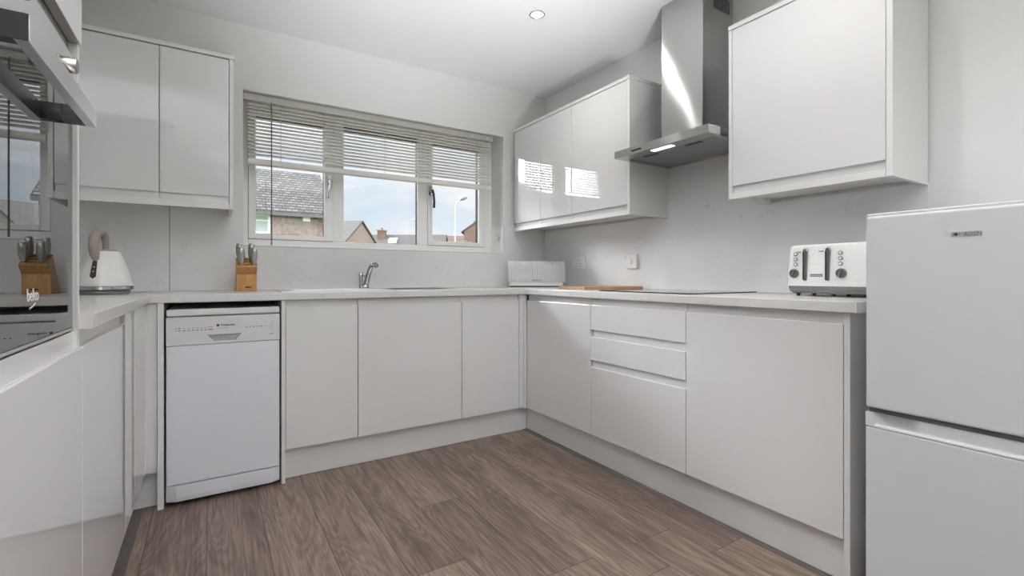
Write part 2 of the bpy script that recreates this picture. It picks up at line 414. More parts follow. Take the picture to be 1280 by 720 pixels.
for i, (x0, x1, sx0, sx1) in enumerate(((0.229, 0.6245, 0.1895, 0.6755), (1.378, 1.766, 1.3415, 1.8225))):
    s_ = MB()
    s_.box(sx0, x0, FY - 0.008, BY, 1.2205, 2.004); s_.box(x1, sx1, FY - 0.008, BY, 1.2205, 2.004)
    s_.box(x0, x1, FY - 0.008, BY, 1.2205, GL[0][2] if i == 0 else GL[2][2]); s_.box(x0, x1, FY - 0.008, BY, GZ1, 2.004)
    so = build('sash', s_, MT['upvc'], win, bevel=0.004)
    hx = 0.655 if i == 0 else 1.360
    h = MB()
    h.box(hx - 0.011, hx + 0.011, FY - 0.018, FY - 0.008, 1.585, 1.650)
    h.tube([(hx, FY - 0.016, 1.612), (hx, FY - 0.045, 1.612)], 0.009, 10)
    if i == 0:
        h.tube([(hx, FY - 0.045, 1.618), (hx - 0.003, FY - 0.052, 1.59), (hx - 0.010, FY - 0.052, 1.54), (hx - 0.013, FY - 0.046, 1.495)], [0.010, 0.009, 0.0075, 0.008], 10)
        build('window_handle', h, MT['chrome'], so, smooth=True)
    else:
        hb = build('window_handle', h, MT['chrome'], so, smooth=True)
        g = MB().tube([(hx, FY - 0.046, 1.620), (hx + 0.006, FY - 0.053, 1.59), (hx + 0.012, FY - 0.053, 1.54), (hx + 0.012, FY - 0.047, 1.490)], [0.010, 0.009, 0.008, 0.009], 10)
        lv = build('window_lever', g, MT['black'], so, smooth=True); lv['label'] = 'black curved window lever'
for (x0, x1, z0) in GL:
    build('pane', MB().box(x0 - 0.004, x1 + 0.004, BY - 0.006, BY - 0.001, z0 - 0.004, GZ1 + 0.004), MT['glass'], win)
struct('trim_1', MB().box(OX0 + 0.001, OX1 - 0.001, WY - 0.006, FY - 0.001, OZ0 + 0.0002, OZ0 + 0.008), MT['upvc'], bevel=0.002)

# splashbacks
SZ = 1.345
sp = MB(); y0 = WY - 0.010
sp.box(WL + 0.001, OX0 - 0.002, y0, WY - 0.0005, 0.9145, 1.366)
sp.box(OX0 - 0.002, OX1 + 0.002, y0, WY - 0.0005, 0.9145, OZ0 - 0.002)
sp.box(OX1 + 0.002, WX - 0.0115, y0, WY - 0.0005, 0.9145, 1.366)
so = build('splashback', sp, MT['splash']); tag(so, 'grey marbled splashback panel on the window wall behind sink and kettle', 'splashback')
build('joint_strip', MB().box(-0.188, -0.184, y0 - 0.0008, y0, 0.9145, 1.366), mat('joint', (0.35, 0.34, 0.33), 0.5), so)
sp = MB(); x0 = WX - 0.010
sp.box(x0, WX - 0.0005, 0.673, WY - 0.0115, 0.9145, SZ); sp.box(x0, WX - 0.0005, 1.28, 1.88, SZ, 1.64)
so = build('splashback', sp, MT['splash']); tag(so, 'grey marbled splashback panel on the right wall behind hob and toaster', 'splashback')
struct('trim_2', MB().box(OX1 - 0.006, OX1 - 0.0005, WY + 0.001, FY - 0.001, OZ0 + 0.009, 1.373), MT['socket'])

# ------------------------------------------------------------------ kitchen units
PZ, DT = 0.157, 0.876          # door bottom and top
def jdoor(z0, z1, top=True, t=0.019):
    """door section (depth outward, z) with a finger-pull lip at the top (base doors) or the bottom (wall doors)"""
    if top:
        return [(0, z0), (t, z0), (t, z1 - 0.0375), (t - 0.0015, z1 - 0.0345), (t - 0.004, z1 - 0.034), (0.0085, z1 - 0.041), (0.006, z1 - 0.038), (0.0055, z1), (0, z1)]
    return [(0, z0), (0.0055, z0), (0.006, z0 + 0.030), (0.0085, z0 + 0.036), (t - 0.004, z0 + 0.029), (t - 0.0015, z0 + 0.0295), (t, z0 + 0.032), (t, z1), (0, z1)]
def door_on(axis, face, sign, a0, a1, prof, m=None):
    """face = coordinate of the door's front; sign = direction the door looks"""
    t = 0.019
    return MB().prism([(face + sign * (d - t), z) for d, z in prof], 'X' if axis == 'Y' else 'Y', a0, a1)
G = 0.0018
DY, DX, LX = 2.52, 1.695, -0.235
# --- back run
def base_back(x0, x1, label, sink=False):
    t = thing('base_cabinet', ((x0 + x1) / 2, 2.54, 0), label, 'cabinet', 'gloss base cabinets under the window')
    build('carcass', MB().box(x0 + 0.001, x1 - 0.001, DY + 0.0195, 3.08, 0.152, 0.70 if sink else 0.874), MT['satin'], t)
    build('door', door_on('Y', DY, -1, x0 + G, x1 - G, jdoor(PZ, DT)), MT['gloss'], t, bevel=0.0012)
    return t
base_back(0.302, 0.6455, 'white gloss cabinet door just right of the dishwasher, below the window')
base_back(0.6455, 1.2435, 'widest white gloss door under the sink, below the middle window pane', True)
base_back(1.2435, 1.645, 'white gloss cabinet door in the back corner, under the end of the sink run')
t = thing('corner_post', (1.67, 2.5, 0.15), 'slim white corner post where sink run meets hob run', 'post')
build('post', MB().prism([(1.6465, DY), (1.6765, DY), (1.6765, 2.508), (1.696, 2.508), (1.696, 2.539), (1.6465, 2.539)], 'Z', PZ, DT), MT['gloss'], t, bevel=0.001)
# --- right run
def base_right(y0, y1, label, kind):
    t = thing('base_cabinet', (1.71, (y0 + y1) / 2, 0), label, 'cabinet', 'gloss base cabinets below the hob')
    build('carcass', MB().box(DX + 0.0195, 2.26, y0 + 0.001, y1 - 0.001, 0.152, 0.874), MT['satin'], t)
    if kind == 'door':
        build('door', door_on('X', DX, -1, y0 + G, y1 - G, jdoor(PZ, DT)), MT['gloss'], t, bevel=0.0012)
    else:
        for z0, z1 in ((0.711, DT), (0.552, 0.7085), (PZ, 0.5495)):
            build('drawer', door_on('X', DX, -1, y0 + G, y1 - G, jdoor(z0, z1 if z1 == DT else z1 + 0.0005)), MT['gloss'], t, bevel=0.0012)
    return t
base_right(1.906, 2.5065, 'white cabinet door next to the inside corner of the hob run', 'door')
base_right(1.308, 1.906, 'white three-drawer unit below the black hob', 'drawers')
base_right(0.714, 1.308, 'largest white cabinet door below the toaster, beside the fridge end panel', 'door')
build_panel = MB().box(DX - 0.002, 2.262, 0.695, 0.7125, 0.001, 0.8775)
tag(build('end_panel', build_panel, MT['satin'], bevel=0.001), 'white end panel closing the hob run beside the fridge', 'panel')
# dishwasher side panels
tag(build('end_panel', MB().box(-0.1925, -0.171, 2.503, 3.08, 0.001, 0.8775), MT['satin'], bevel=0.001), 'slim white end panel standing left of the dishwasher', 'panel')
tag(build('end_panel', MB().box(0.2835, 0.3005, 2.505, 3.08, 0.001, 0.8775), MT['satin'], bevel=0.001), 'slim white end panel standing right of the dishwasher', 'panel')
# --- left run
TY0, TY1 = 0.764, 1.366
t = thing('base_cabinet', (-0.26, 1.67, 0), 'white gloss base cabinet below the kettle, next to the oven housing', 'cabinet')
build('carcass', MB().box(-0.80, LX - 0.0195, TY1 + 0.002, 1.970, 0.152, 0.874), MT['satin'], t)
build('door', door_on('X', LX, 1, TY1 + 0.002, 1.9695, jdoor(PZ, DT)), MT['gloss'], t, bevel=0.0012)
t = thing('corner_filler', (-0.25, 2.0, 0.15), 'narrow white gloss filler right of the kettle-run cabinet door', 'filler panel')
build('panel', MB().box(LX - 0.018, LX, 1.9755, 2.190, PZ, DT), MT['gloss'], t, bevel=0.001)
t = thing('corner_post', (-0.235, 2.5, 0.15), 'white corner post in the angle left of the dishwasher panel', 'post')
build('post', MB().prism([(LX, 2.195), (LX, DY), (-0.1945, DY), (-0.1945, 2.538), (LX - 0.018, 2.538), (LX - 0.018, 2.195)], 'Z', PZ, DT), MT['gloss'], t, bevel=0.001)

# plinths
p = MB().box(0.302, 1.732, 2.565, 2.581, 0.002, 0.150)
tag(build('plinth', p, MT['plinth']), 'white plinth under the sink-run cabinets', 'plinth')
tag(build('plinth', MB().box(1.733, 1.749, 0.7135, 2.5645, 0.002, 0.150), MT['plinth']), 'long white plinth under the hob-run cabinets and drawers', 'plinth')
tag(build('plinth', MB().prism([(-0.279, TY0), (-0.279, 2.565), (-0.194, 2.565), (-0.194, 2.581), (-0.295, 2.581), (-0.295, TY0)], 'Z', 0.002, 0.150), MT['plinth']), 'white plinth under the kettle run and oven housing', 'plinth')
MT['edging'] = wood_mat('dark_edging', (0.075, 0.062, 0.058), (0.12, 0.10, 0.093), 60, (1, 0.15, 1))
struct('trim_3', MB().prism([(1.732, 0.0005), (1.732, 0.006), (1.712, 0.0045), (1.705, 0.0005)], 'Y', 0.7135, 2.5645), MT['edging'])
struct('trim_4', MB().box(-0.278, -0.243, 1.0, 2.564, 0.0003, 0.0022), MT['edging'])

# worktop: U-shaped, with a cut-out for the sink bowl
ZT, ZB = 0.9135, 0.8785
BX0, BX1, BY0, BY1 = 0.872, 1.240, 2.615, 2.945
w = MB()
yb = WY - 0.0105
xs = [-0.829, -0.2175, BX0, BX1, 1.675, WX - 0.0105]
def add_poly(mb, pts): mb.prism(pts, 'Z', ZB, ZT)
bm = w.bm
gx = [-0.829, -0.2175, BX0, BX1, 1.675, WX - 0.0105]; gy = [0.672, TY1 + 0.003, 2.500, BY0, BY1, yb]
def solid(i, j):
    cxm, cym = (gx[i] + gx[i + 1]) / 2, (gy[j] + gy[j + 1]) / 2
    if BX0 < cxm < BX1 and BY0 < cym < BY1: return False
    if cym > 2.5: return True
    if cxm < -0.2175: return cym > TY1
    return cxm > 1.675
V = {}
def gv(i, j, k):
    if (i, j, k) not in V: V[(i, j, k)] = bm.verts.new((gx[i], gy[j], (ZB, ZT)[k]))
    return V[(i, j, k)]
nx, ny = len(gx) - 1, len(gy) - 1
for i in range(nx):
    for j in range(ny):
        if not solid(i, j): continue
        bm.faces.new([gv(i, j, 1), gv(i + 1, j, 1), gv(i + 1, j + 1, 1), gv(i, j + 1, 1)])
        bm.faces.new([gv(i, j + 1, 0), gv(i + 1, j + 1, 0), gv(i + 1, j, 0), gv(i, j, 0)])
        for (di, dj, a, b_) in ((-1, 0, (i, j), (i, j + 1)), (1, 0, (i + 1, j), (i + 1, j + 1)), (0, -1, (i, j), (i + 1, j)), (0, 1, (i, j + 1), (i + 1, j + 1))):
            ii, jj = i + di, j + dj
            if 0 <= ii < nx and 0 <= jj < ny and solid(ii, jj): continue
            bm.faces.new([gv(*a, 0), gv(*b_, 0), gv(*b_, 1), gv(*a, 1)])
wt = build('worktop', w, MT['worktop'], bevel=0.003, seg=3)
tag(wt, 'pale marbled U-shaped worktop running round three sides of the kitchen', 'worktop')
cap = build('end_cap', MB().box(1.6745, 2.2, 0.6705, 0.6735, ZB + 0.001, ZT - 0.0008), MT['socket'], wt); cap['label'] = 'white plastic end cap'
es = build('end_cap', MB().box(-0.80, -0.2172, TY1 + 0.0006, TY1 + 0.0028, ZB + 0.0004, ZT - 0.0004), MT['worktop'], wt, bevel=0.0004)
jm = mat('mitre_joint', (0.50, 0.48, 0.46), 0.5)

# sink and tap
sk = thing('sink', (0.8, 2.8, ZT), 'stainless steel inset sink with drainer below the window', 'sink')
SX0, SX1, SY0, SY1 = 0.290, 1.312, 2.565, 3.030
r_ = MB(); z0, z1 = ZT + 0.0004, ZT + 0.0036
r_.box(SX0, BX0 + 0.012, SY0, SY1, z0, z1); r_.box(BX1 - 0.012, SX1, SY0, SY1, z0, z1)
r_.box(BX0 + 0.012, BX1 - 0.012, SY0, BY0 + 0.012, z0, z1); r_.box(BX0 + 0.012, BX1 - 0.012, BY1 - 0.012, SY1, z0, z1)
build('rim', r_, MT['steelflat'], sk)
dr = MB()
for k in range(9): dr.box(0.36 + 0.0, 0.80, 2.615 + k * 0.034, 2.623 + k * 0.034, z1, z1 + 0.0022)
build('drainer', dr, MT['steelflat'], sk, bevel=0.001)
b_ = MB(); i0, i1, j0, j1 = BX0 + 0.012, BX1 - 0.012, BY0 + 0.012, BY1 - 0.012; dz = ZT - 0.165
def rr(x0, x1, y0, y1, z, r, n=5):
    out = []
    for cx_, cy_, a0 in ((x1 - r, y1 - r, 0), (x0 + r, y1 - r, 90), (x0 + r, y0 + r, 180), (x1 - r, y0 + r, 270)):
        for k in range(n + 1):
            a = math.radians(a0 + 90 * k / n); out.append((cx_ + r * math.cos(a), cy_ + r * math.sin(a), z))
    return out
loops = [rr(i0 - 0.004, i1 + 0.004, j0 - 0.004, j1 + 0.004, z0, 0.05), rr(i0 - 0.004, i1 + 0.004, j0 - 0.004, j1 + 0.004, dz - 0.002, 0.05), ]
inner = [rr(i0, i1, j0, j1, dz, 0.05), rr(i0, i1, j0, j1, z1, 0.05)]
b_.rings(loops + inner, cap=False)
vs = [b_.bm.verts.new(p) for p in rr(i0, i1, j0, j1, dz, 0.05)]; b_.bm.faces.new(vs)
vs = [b_.bm.verts.new(p) for p in rr(i0 - .004, i1 + .004, j0 - .004, j1 + .004, dz - 0.002, 0.05)]; b_.bm.faces.new(vs)
build('bowl', b_, MT['steelflat'], sk)
build('drain', MB().lathe([(0.03, dz), (0.034, dz + 0.003), (0.02, dz + 0.003), (0.018, dz + 0.001)], ((i0 + i1) / 2, (j0 + j1) / 2, 0), 20), MT['chrome'], sk, smooth=True)
tp = thing('mixer_tap', (0.806, 2.978, ZT + 0.0036), 'small chrome mixer tap at the back edge of the sink', 'tap')
tx, ty, tz = 0.806, 2.978, ZT + 0.0038
build('base', MB().lathe([(0.027, 0), (0.027, 0.006), (0.023, 0.010), (0.021, 0.022), (0.0, 0.022)][:4] + [(0.015, 0.024)], (tx, ty, tz), 24), MT['chrome'], tp, smooth=True)
build('spout', MB().tube([(tx + 0.002, ty, tz + 0.012), (tx + 0.010, ty - 0.010, tz + 0.06), (tx + 0.020, ty - 0.026, tz + 0.112), (tx + 0.027, ty - 0.040, tz + 0.138), (tx + 0.034, ty - 0.056, tz + 0.148), (tx + 0.041, ty - 0.074, tz + 0.146), (tx + 0.045, ty - 0.086, tz + 0.136)], [0.018, 0.0165, 0.0155, 0.015, 0.0155, 0.016, 0.0145], 16), MT['chrome'], tp, smooth=True)
lv = build('lever', MB().lathe([(0.0105, 0.0), (0.0105, 0.070), (0.012, 0.075), (0.012, 0.092), (0.007, 0.099)], (tx - 0.027, ty - 0.002, tz), 18), MT['chrome'], tp, smooth=True)
build('lever_pin', MB().tube([(tx - 0.027, ty - 0.004, tz + 0.088), (tx - 0.018, ty - 0.018, tz + 0.080), (tx - 0.013, ty - 0.03, tz + 0.073)], [0.005, 0.004, 0.004], 10), MT['chrome'], lv, smooth=True)

# --- wall cabinets
AX = 1.95; WZ0, WZ1 = 1.3615, 2.081
def wall_right(y0, y1, label, side=None):
    t = thing('wall_cabinet', (2.1, (y0 + y1) / 2, WZ0), label, 'cabinet', 'gloss wall cabinets on the right wall')
    build('carcass', MB().box(AX + 0.0205, WX - 0.012, y0 + 0.0005, y1 - 0.0005, WZ0 - 0.001, WZ1), MT['satin'], t)
    build('door', door_on('X', AX, -1, y0 + G, y1 - G, jdoor(WZ0, WZ1, False)), MT['gloss'], t, bevel=0.0012)
    return t
wall_right(2.712, 3.050, 'white gloss wall cabinet in the corner beside the window')
wall_right(2.376, 2.711, 'middle of the three white gloss wall cabinets between window and hood')
wall_right(1.889, 2.375, 'widest white gloss wall cabinet immediately left of the extractor hood')
wall_right(0.692, 1.262, 'big white wall cabinet right of the extractor hood, above the toaster')
def box_thing(name, mb, m, label, cat, **k): return tag(build(name, mb, m, **k), label, cat)
box_thing('cornice', MB().box(AX - 0.004, WX - 0.001, 1.870, 3.058, 2.0845, 2.104), MT['satin'], 'white top board over the three wall cabinets left of the hood', 'cornice', bevel=0.0015)
box_thing('cornice', MB().box(AX - 0.004, WX - 0.001, 0.672, 1.278, 2.0845, 2.104), MT['satin'], 'white top board over the wall cabinet right of the hood', 'cornice', bevel=0.0015)
box_thing('pelmet', MB().box(AX - 0.002, AX + 0.017, 1.889, 3.050, 1.334, 1.3595), MT['satin'], 'white light rail under the three wall cabinets left of the hood', 'pelmet', bevel=0.001)
box_thing('pelmet', MB().box(AX - 0.002, AX + 0.017, 0.692, 1.262, 1.334, 1.3595), MT['satin'], 'white light rail under the wall cabinet above the toaster', 'pelmet', bevel=0.001)
box_thing('end_panel', MB().box(AX - 0.002, WX - 0.0112, 1.8705, 1.8885, 1.334, 2.083), MT['satin'], 'white side panel of the wall cabinets facing the hood', 'panel', bevel=0.001)
box_thing('end_panel', MB().box(AX - 0.002, WX - 0.0112, 1.2625, 1.277, 1.334, 2.083), MT['satin'], 'slim white side panel right behind the hood', 'panel', bevel=0.001)
box_thing('end_panel', MB().box(AX - 0.002, WX - 0.0112, 0.673, 0.6915, 1.334, 2.083), MT['satin'], 'white side panel of the wall cabinet, above the fridge', 'panel', bevel=0.001)
CY = 2.78
t = thing('wall_cabinet', (-0.2, 2.9, WZ0), 'white gloss wall cabinet left of the window, above the kettle', 'cabinet')
build('carcass', MB().box(-0.805, 0.076, CY + 0.0205, WY - 0.012, WZ0 - 0.001, WZ1), MT['satin'], t)
for a, c in ((-0.2065, 0.0765), (-0.4915, -0.2065), (-0.80, -0.4915)):
    build('door', door_on('Y', CY, -1, a + G, c - G, jdoor(WZ0, WZ1 - 0.002, False)), MT['gloss'], t, bevel=0.0012)
box_thing('cornice', MB().box(-0.83, 0.099, CY - 0.004, WY - 0.001, 2.0845, 2.104), MT['satin'], 'white top board over the wall cabinet left of the window', 'cornice', bevel=0.0015)
box_thing('pelmet', MB().box(-0.81, 0.0765, CY - 0.002, CY + 0.017, 1.328, 1.3595), MT['satin'], 'white light rail under the wall cabinet above the kettle', 'pelmet', bevel=0.001)
box_thing('end_panel', MB().box(0.077, 0.0945, CY - 0.002, WY - 0.0112, 1.328, 2.083), MT['satin'], 'white side panel of the wall cabinet beside the window', 'panel', bevel=0.001)

# --- tall oven housing and oven
OZa, OZb = 0.880, 1.458
t = thing('oven_housing', (-0.5, 1.065, 0), 'tall white gloss oven housing at the left edge of the picture', 'tall cabinet')
hs = MB()
hs.box(-0.80, LX - 0.0055, TY1 - 0.018, TY1, 0.152, 2.10); hs.box(-0.80, LX - 0.0055, TY0, TY0 + 0.018, 0.152, 2.10)
hs.box(-0.80, -0.258, TY0 + 0.018, TY1 - 0.018, 1.4605, 2.10); hs.box(-0.80, -0.258, TY0 + 0.018, TY1 - 0.018, 0.152, 0.8775)
hs.box(-0.80, -0.78, TY0 + 0.018, TY1 - 0.018, 0.8775, 1.4605)
build('carcass', hs, MT['satin'], t)
build('lower_door', door_on('X', LX, 1, TY0 + G, TY1 - G, jdoor(PZ, DT)), MT['gloss'], t, bevel=0.0012)
build('upper_door', MB().box(LX - 0.0195, LX - 0.001, TY0 + G, TY1 - G, 1.488, 2.10), MT['gloss'], t, bevel=0.0012)
ov = thing('built_in_oven', (-0.5, 1.065, OZa), 'built-in oven with steel handle and mirror-black glass door, far left', 'oven')
OY0, OY1 = TY0 + 0.0195, TY1 - 0.0195
build('oven_body', MB().box(-0.76, -0.259, OY0 + 0.012, OY1 - 0.012, OZa + 0.002, 1.456), MT['dark'], ov)
fa = build('control_panel', MB().box(-0.2585, -0.2475, OY0, OY1, 1.3525, 1.4585), MT['oven_steel'], ov, bevel=0.001); fa['label'] = 'brushed steel control fascia'
build('vent_trim', MB().box(-0.2575, -0.2555, OY0, OY1, 1.4592, 1.4865), MT['steelflat'], ov)
for ky in (0.9215, 1.2085):
    kx = MB().tube([(-0.2475, ky, 1.393), (-0.2395, ky, 1.393), (-0.2393, ky, 1.393), (-0.217, ky, 1.393), (-0.215, ky, 1.393)], [0.017, 0.017, 0.0145, 0.0145, 0.013], 24)
    build('knob', kx, MT['knobsteel'], ov, smooth=True)
dg = build('door', MB().box(-0.2585, -0.2480, OY0, OY1, OZa + 0.006, 1.3490), MT['blackglass'], ov, bevel=0.0006); dg['label'] = 'mirror-black glass oven door'
dt = build('door_trim', MB().box(-0.2585, -0.2475, OY0, OY1, OZa, OZa + 0.0055), MT['steelflat'], dg)
HB = MB().box(-0.2155, -0.1995, 0.858, 1.285, 1.2985, 1.3335)
build('handle', HB, MT['oven_steel'], dg, bevel=0.0012)
for y0, y1 in ((0.8575, 0.880), (1.262, 1.2845)):
    build('handle_bracket', MB().box(-0.2478, -0.2157, y0, y1, 1.2995, 1.3325), MT['black'], dg)
build('handle_end_cap', MB().box(-0.2478, -0.2000, 0.8555, 0.8574, 1.2985, 1.3335), MT['black'], dg)
text('lettering', 'beko', 0.030, MT['silverink'], dg, (-0.2477, 1.082, 0.962), (0, 1, 0), (0, 0, 1))
build('logo_stroke', MB().hull([(-0.2477, 1.064, 0.939), (-0.2477, 1.095, 0.947), (-0.2477, 1.096, 0.950), (-0.2477, 1.064, 0.942)],
      [(-0.2474, 1.064, 0.939), (-0.2474, 1.095, 0.947), (-0.2474, 1.096, 0.950), (-0.2474, 1.064, 0.942)]), MT['silverink'], dg)

# --- dishwasher
dw = thing('dishwasher', (0.055, 2.79, 0), 'white slimline dishwasher between two end panels under the worktop', 'dishwasher')
X0, X1 = -0.1625, 0.2745; F = 2.500
build('body', MB().box(X0 + 0.004, X1 - 0.004, 2.545, 3.06, 0.03, 0.818), MT['applpl'], dw)
build('lid', MB().box(X0, X1, F + 0.001, 3.06, 0.8195, 0.849), MT['applpl'], dw, bevel=0.006, seg=3)
cp = MB()   # control panel with trapezoid grip cut-out
zt, zb_ = 0.8155, 0.694
hx0, hx1, gx0, gx1, hz1, hz0 = -0.012, 0.118, 0.012, 0.095, 0.7335, 0.7055
out = [(X0, zb_), (X1, zb_), (X1, zt), (X0, zt)]; inn = [(gx0, hz0), (gx1, hz0), (hx1, hz1), (hx0, hz1)]
bm = cp.bm
vo = [bm.verts.new((x, F, z)) for x, z in out]; vi = [bm.verts.new((x, F, z)) for x, z in inn]; vd = [bm.verts.new((x + (0.003 if i in (0, 3) else -0.003), F + 0.02, z)) for i, (x, z) in enumerate(inn)]
vk = [bm.verts.new((x, F + 0.044, z)) for x, z in out]
for i in range(4):
    j = (i + 1) % 4
    bm.faces.new((vo[i], vo[j], vi[j], vi[i])); bm.faces.new((vi[i], vi[j], vd[j], vd[i])); bm.faces.new((vo[i], vk[i], vk[j], vo[j]))
bm.faces.new(vd); bm.faces.new(vk[::-1])
cpo = build('control_panel', cp, MT['applpl'], dw)
build('grip', MB().prism([(gx0 + 0.0035, hz0 + 0.0005), (gx1 - 0.0035, hz0 + 0.0005), (hx1 - 0.0035, hz1 - 0.0005), (hx0 + 0.0035, hz1 - 0.0005)], 'Y', F + 0.010, F + 0.0198), MT['recess'], cpo)['label'] = 'grey recessed grip'
text('lettering', 'Hotpoint', 0.0145, MT['ink'], cpo, (0.064, F - 0.0004, 0.7745), (1, 0, 0), (0, 0, 1), offset=0.0003)
build('logo', MB().prism([(0.0205, 0.7695), (0.0305, 0.7695), (0.0305, 0.7795), (0.0268, 0.7795), (0.0255, 0.777), (0.0242, 0.7795), (0.0205, 0.7795)], 'Y', F - 0.0006, F), MT['ink'], cpo)
def dash(x, z, wd, h): build('printed_mark', MB().box(x, x + wd, F - 0.0005, F, z, z + h), MT['ink'], cpo)
for k, x in enumerate((-0.130, -0.120, -0.103, -0.087, -0.071, -0.055, -0.039, -0.025)):
    wd = 0.004 if k == 0 else 0.008
    dash(x, 0.7555, wd, 0.0028)
    dash(x, 0.7655, wd, 0.0014 if k > 1 else 0.0028)
dash(-0.012, 0.756, 0.018, 0.003); dash(-0.012, 0.767, 0.018, 0.0015); dash(0.028, 0.7605, 0.038, 0.0012)
for x in (0.134, 0.149, 0.163, 0.177): dash(x, 0.759, 0.006, 0.003)
dash(0.190, 0.760, 0.012, 0.0022); dash(0.208, 0.760, 0.008, 0.0014); dash(0.238, 0.7685, 0.003, 0.004); dash(0.231, 0.722, 0.017, 0.002)
bt = MB(); bt.rings([[(0.2395 + 0.0085 * math.cos(a) * s, F - d, 0.7545 + 0.0115 * math.sin(a) * s) for a in [2 * PI * k / 20 for k in range(20)]] for s, d in ((1, 0), (1, 0.001), (0.85, 0.0016))])
build('power_button', bt, mat('button_plastic', (0.58, 0.58, 0.6), 0.3), cpo)
build('door', MB().box(X0, X1, F + 0.002, F + 0.044, 0.093, 0.692), MT['appl'], dw, bevel=0.005, seg=3)
kp = MB()
prof = []
for k in range(13):
    a = k / 12; x = X0 - 0.001 + (X1 - X0 + 0.002) * a
    edge = min(a, 1 - a) * (X1 - X0)
    y = F - 0.002 + (0.018 * (1 - min(1, edge / 0.03)) ** 2)
    prof.append((x, y))
prof += [(X1 + 0.001, F + 0.05), (X0 - 0.001, F + 0.05)]
kp.rings([[(x, y + 0.014, 0.016) for x, y in prof], [(x, y + 0.003, 0.022) for x, y in prof], [(x, y, 0.04) for x, y in prof], [(x, y, 0.0895) for x, y in prof]])
build('kick_plate', kp, MT['appl'], dw)
for fx in (-0.12, 0.23): build('foot', MB().lathe([(0.018, 0.0005), (0.018, 0.012), (0.008, 0.014), (0.008, 0.032)], (fx, 2.58, 0), 14), MT['dark'], dw)

# --- fridge freezer
fz = thing('fridge_freezer', (1.9, 0.36, 0), 'white two-door fridge freezer standing at the right edge', 'fridge')
FX, FY0, FY1, FT = 1.604, 0.085, 0.6195, 1.173
build('body', MB().box(FX + 0.056, 2.19, FY0 + 0.003, FY1 - 0.003, 0.03, 1.150), MT['fridge'], fz)
build('top_cap', MB().box(FX + 0.004, 2.195, FY0 + 0.001, FY1 - 0.001, 1.1515, FT), MT['fridge'], fz, bevel=0.004, seg=3)
ud = build('upper_door', MB().box(FX, FX + 0.052, FY0, FY1, 0.6155, 1.165), MT['fridge'], fz, bevel=0.007, seg=3)
bdg = build('badge', MB().prism([(0.372, 1.0935), (0.430, 1.0935), (0.4285, 1.1065), (0.3735, 1.1065)], 'X', FX - 0.0012, FX - 0.0001), mat('badge_silver', (0.46, 0.43, 0.42), 0.35, 0.5), ud, bevel=0.0003)
text('lettering', 'HADEN', 0.0128, mat('badge_letter', (0.16, 0.155, 0.15), 0.4), bdg, (FX - 0.0014, 0.3935, 1.1), (0, -1, 0), (0, 0, 1), offset=0.0002)
em = MB(); em.rings([[(FX - 0.0012 - d, 0.4205 + 0.0042 * s * math.cos(a), 1.1 + 0.0042 * s * math.sin(a)) for a in [2 * PI * k / 16 for k in range(16)]] for s, d in ((1, 0), (1, 0.0004), (0.75, 0.0004), (0.75, 0.0001))])
em.prism([(0.4175, 1.0993), (0.4235, 1.0993), (0.4235, 1.1007), (0.4175, 1.1007)], 'X', FX - 0.0016, FX - 0.0012)
build('emblem', em, MT['ink'], bdg)
build('lower_door', MB().box(FX, FX + 0.052, FY0, FY1, 0.05, 0.5605), MT['fridge'], fz, bevel=0.004, seg=3)
hm_ = MB(); hz0_, hz1_ = 0.5622, 0.602
hm_.box(FX, FX + 0.052, 0.598, FY1, hz0_, hz1_); hm_.box(FX, FX + 0.052, FY0, 0.107, hz0_, hz1_)
hm_.prism([(FX, hz0_), (FX, 0.566), (FX + 0.003, 0.5705), (FX + 0.008, 0.572), (FX + 0.052, 0.572), (FX + 0.052, hz0_)], 'Y', 0.107, 0.598)
def scoop_x(y):
    for a_, b2_ in ((0.598, 0.50), (0.107, 0.205)):
        t_ = (y - b2_) / (a_ - b2_)
        if 0 <= t_ <= 1: return FX + 0.012 + 0.022 * min(1, 3 * t_) * (1 if t_ < 0.86 else max(0.0, (1 - t_) / 0.14))
    return FX + 0.012
ys_ = [0.107 + (0.598 - 0.107) * k / 60 for k in range(61)]
hm_.prism([(scoop_x(y), y) for y in ys_] + [(FX + 0.052, 0.598), (FX + 0.052, 0.107)], 'Z', 0.5722, hz1_)
build('handle_moulding', hm_, MT['fridge'], fz, smooth=True)
build('door_seal', MB().box(FX + 0.010, FX + 0.05, FY0 + 0.006, FY1 - 0.006, 0.6025, 0.615), MT['dark'], fz)
for fx in (1.70, 2.15):
    for fy in (0.13, 0.57): build('foot', MB().lathe([(0.02, 0.0005), (0.02, 0.015), (0.01, 0.018), (0.01, 0.032)], (fx, fy, 0), 14), MT['dark'], fz)

# --- hob
hb = thing('hob', (2.0, 1.6, ZT), 'black glass hob set in the worktop below the hood', 'hob')
build('glass', MB().box(1.742, 2.243, 1.322, 1.892, ZT + 0.0006, ZT + 0.0055), MT['hobglass'], hb, bevel=0.001)
for cx_, cy_, r in ((1.87, 1.46, 0.07), (1.87, 1.75, 0.09), (2.11, 1.46, 0.09), (2.11, 1.75, 0.07)):
    q = MB(); n = 40
    q.rings([[(cx_ + rr_ * math.cos(2 * PI * k / n), cy_ + rr_ * math.sin(2 * PI * k / n), z) for k in range(n)] for rr_, z in ((r, ZT + .0055), (r, ZT + .0058), (r - .002, ZT + .0058), (r - .002, ZT + .0055))], cap=False)
    build('cooking_zone', q, MT['recess'], hb)

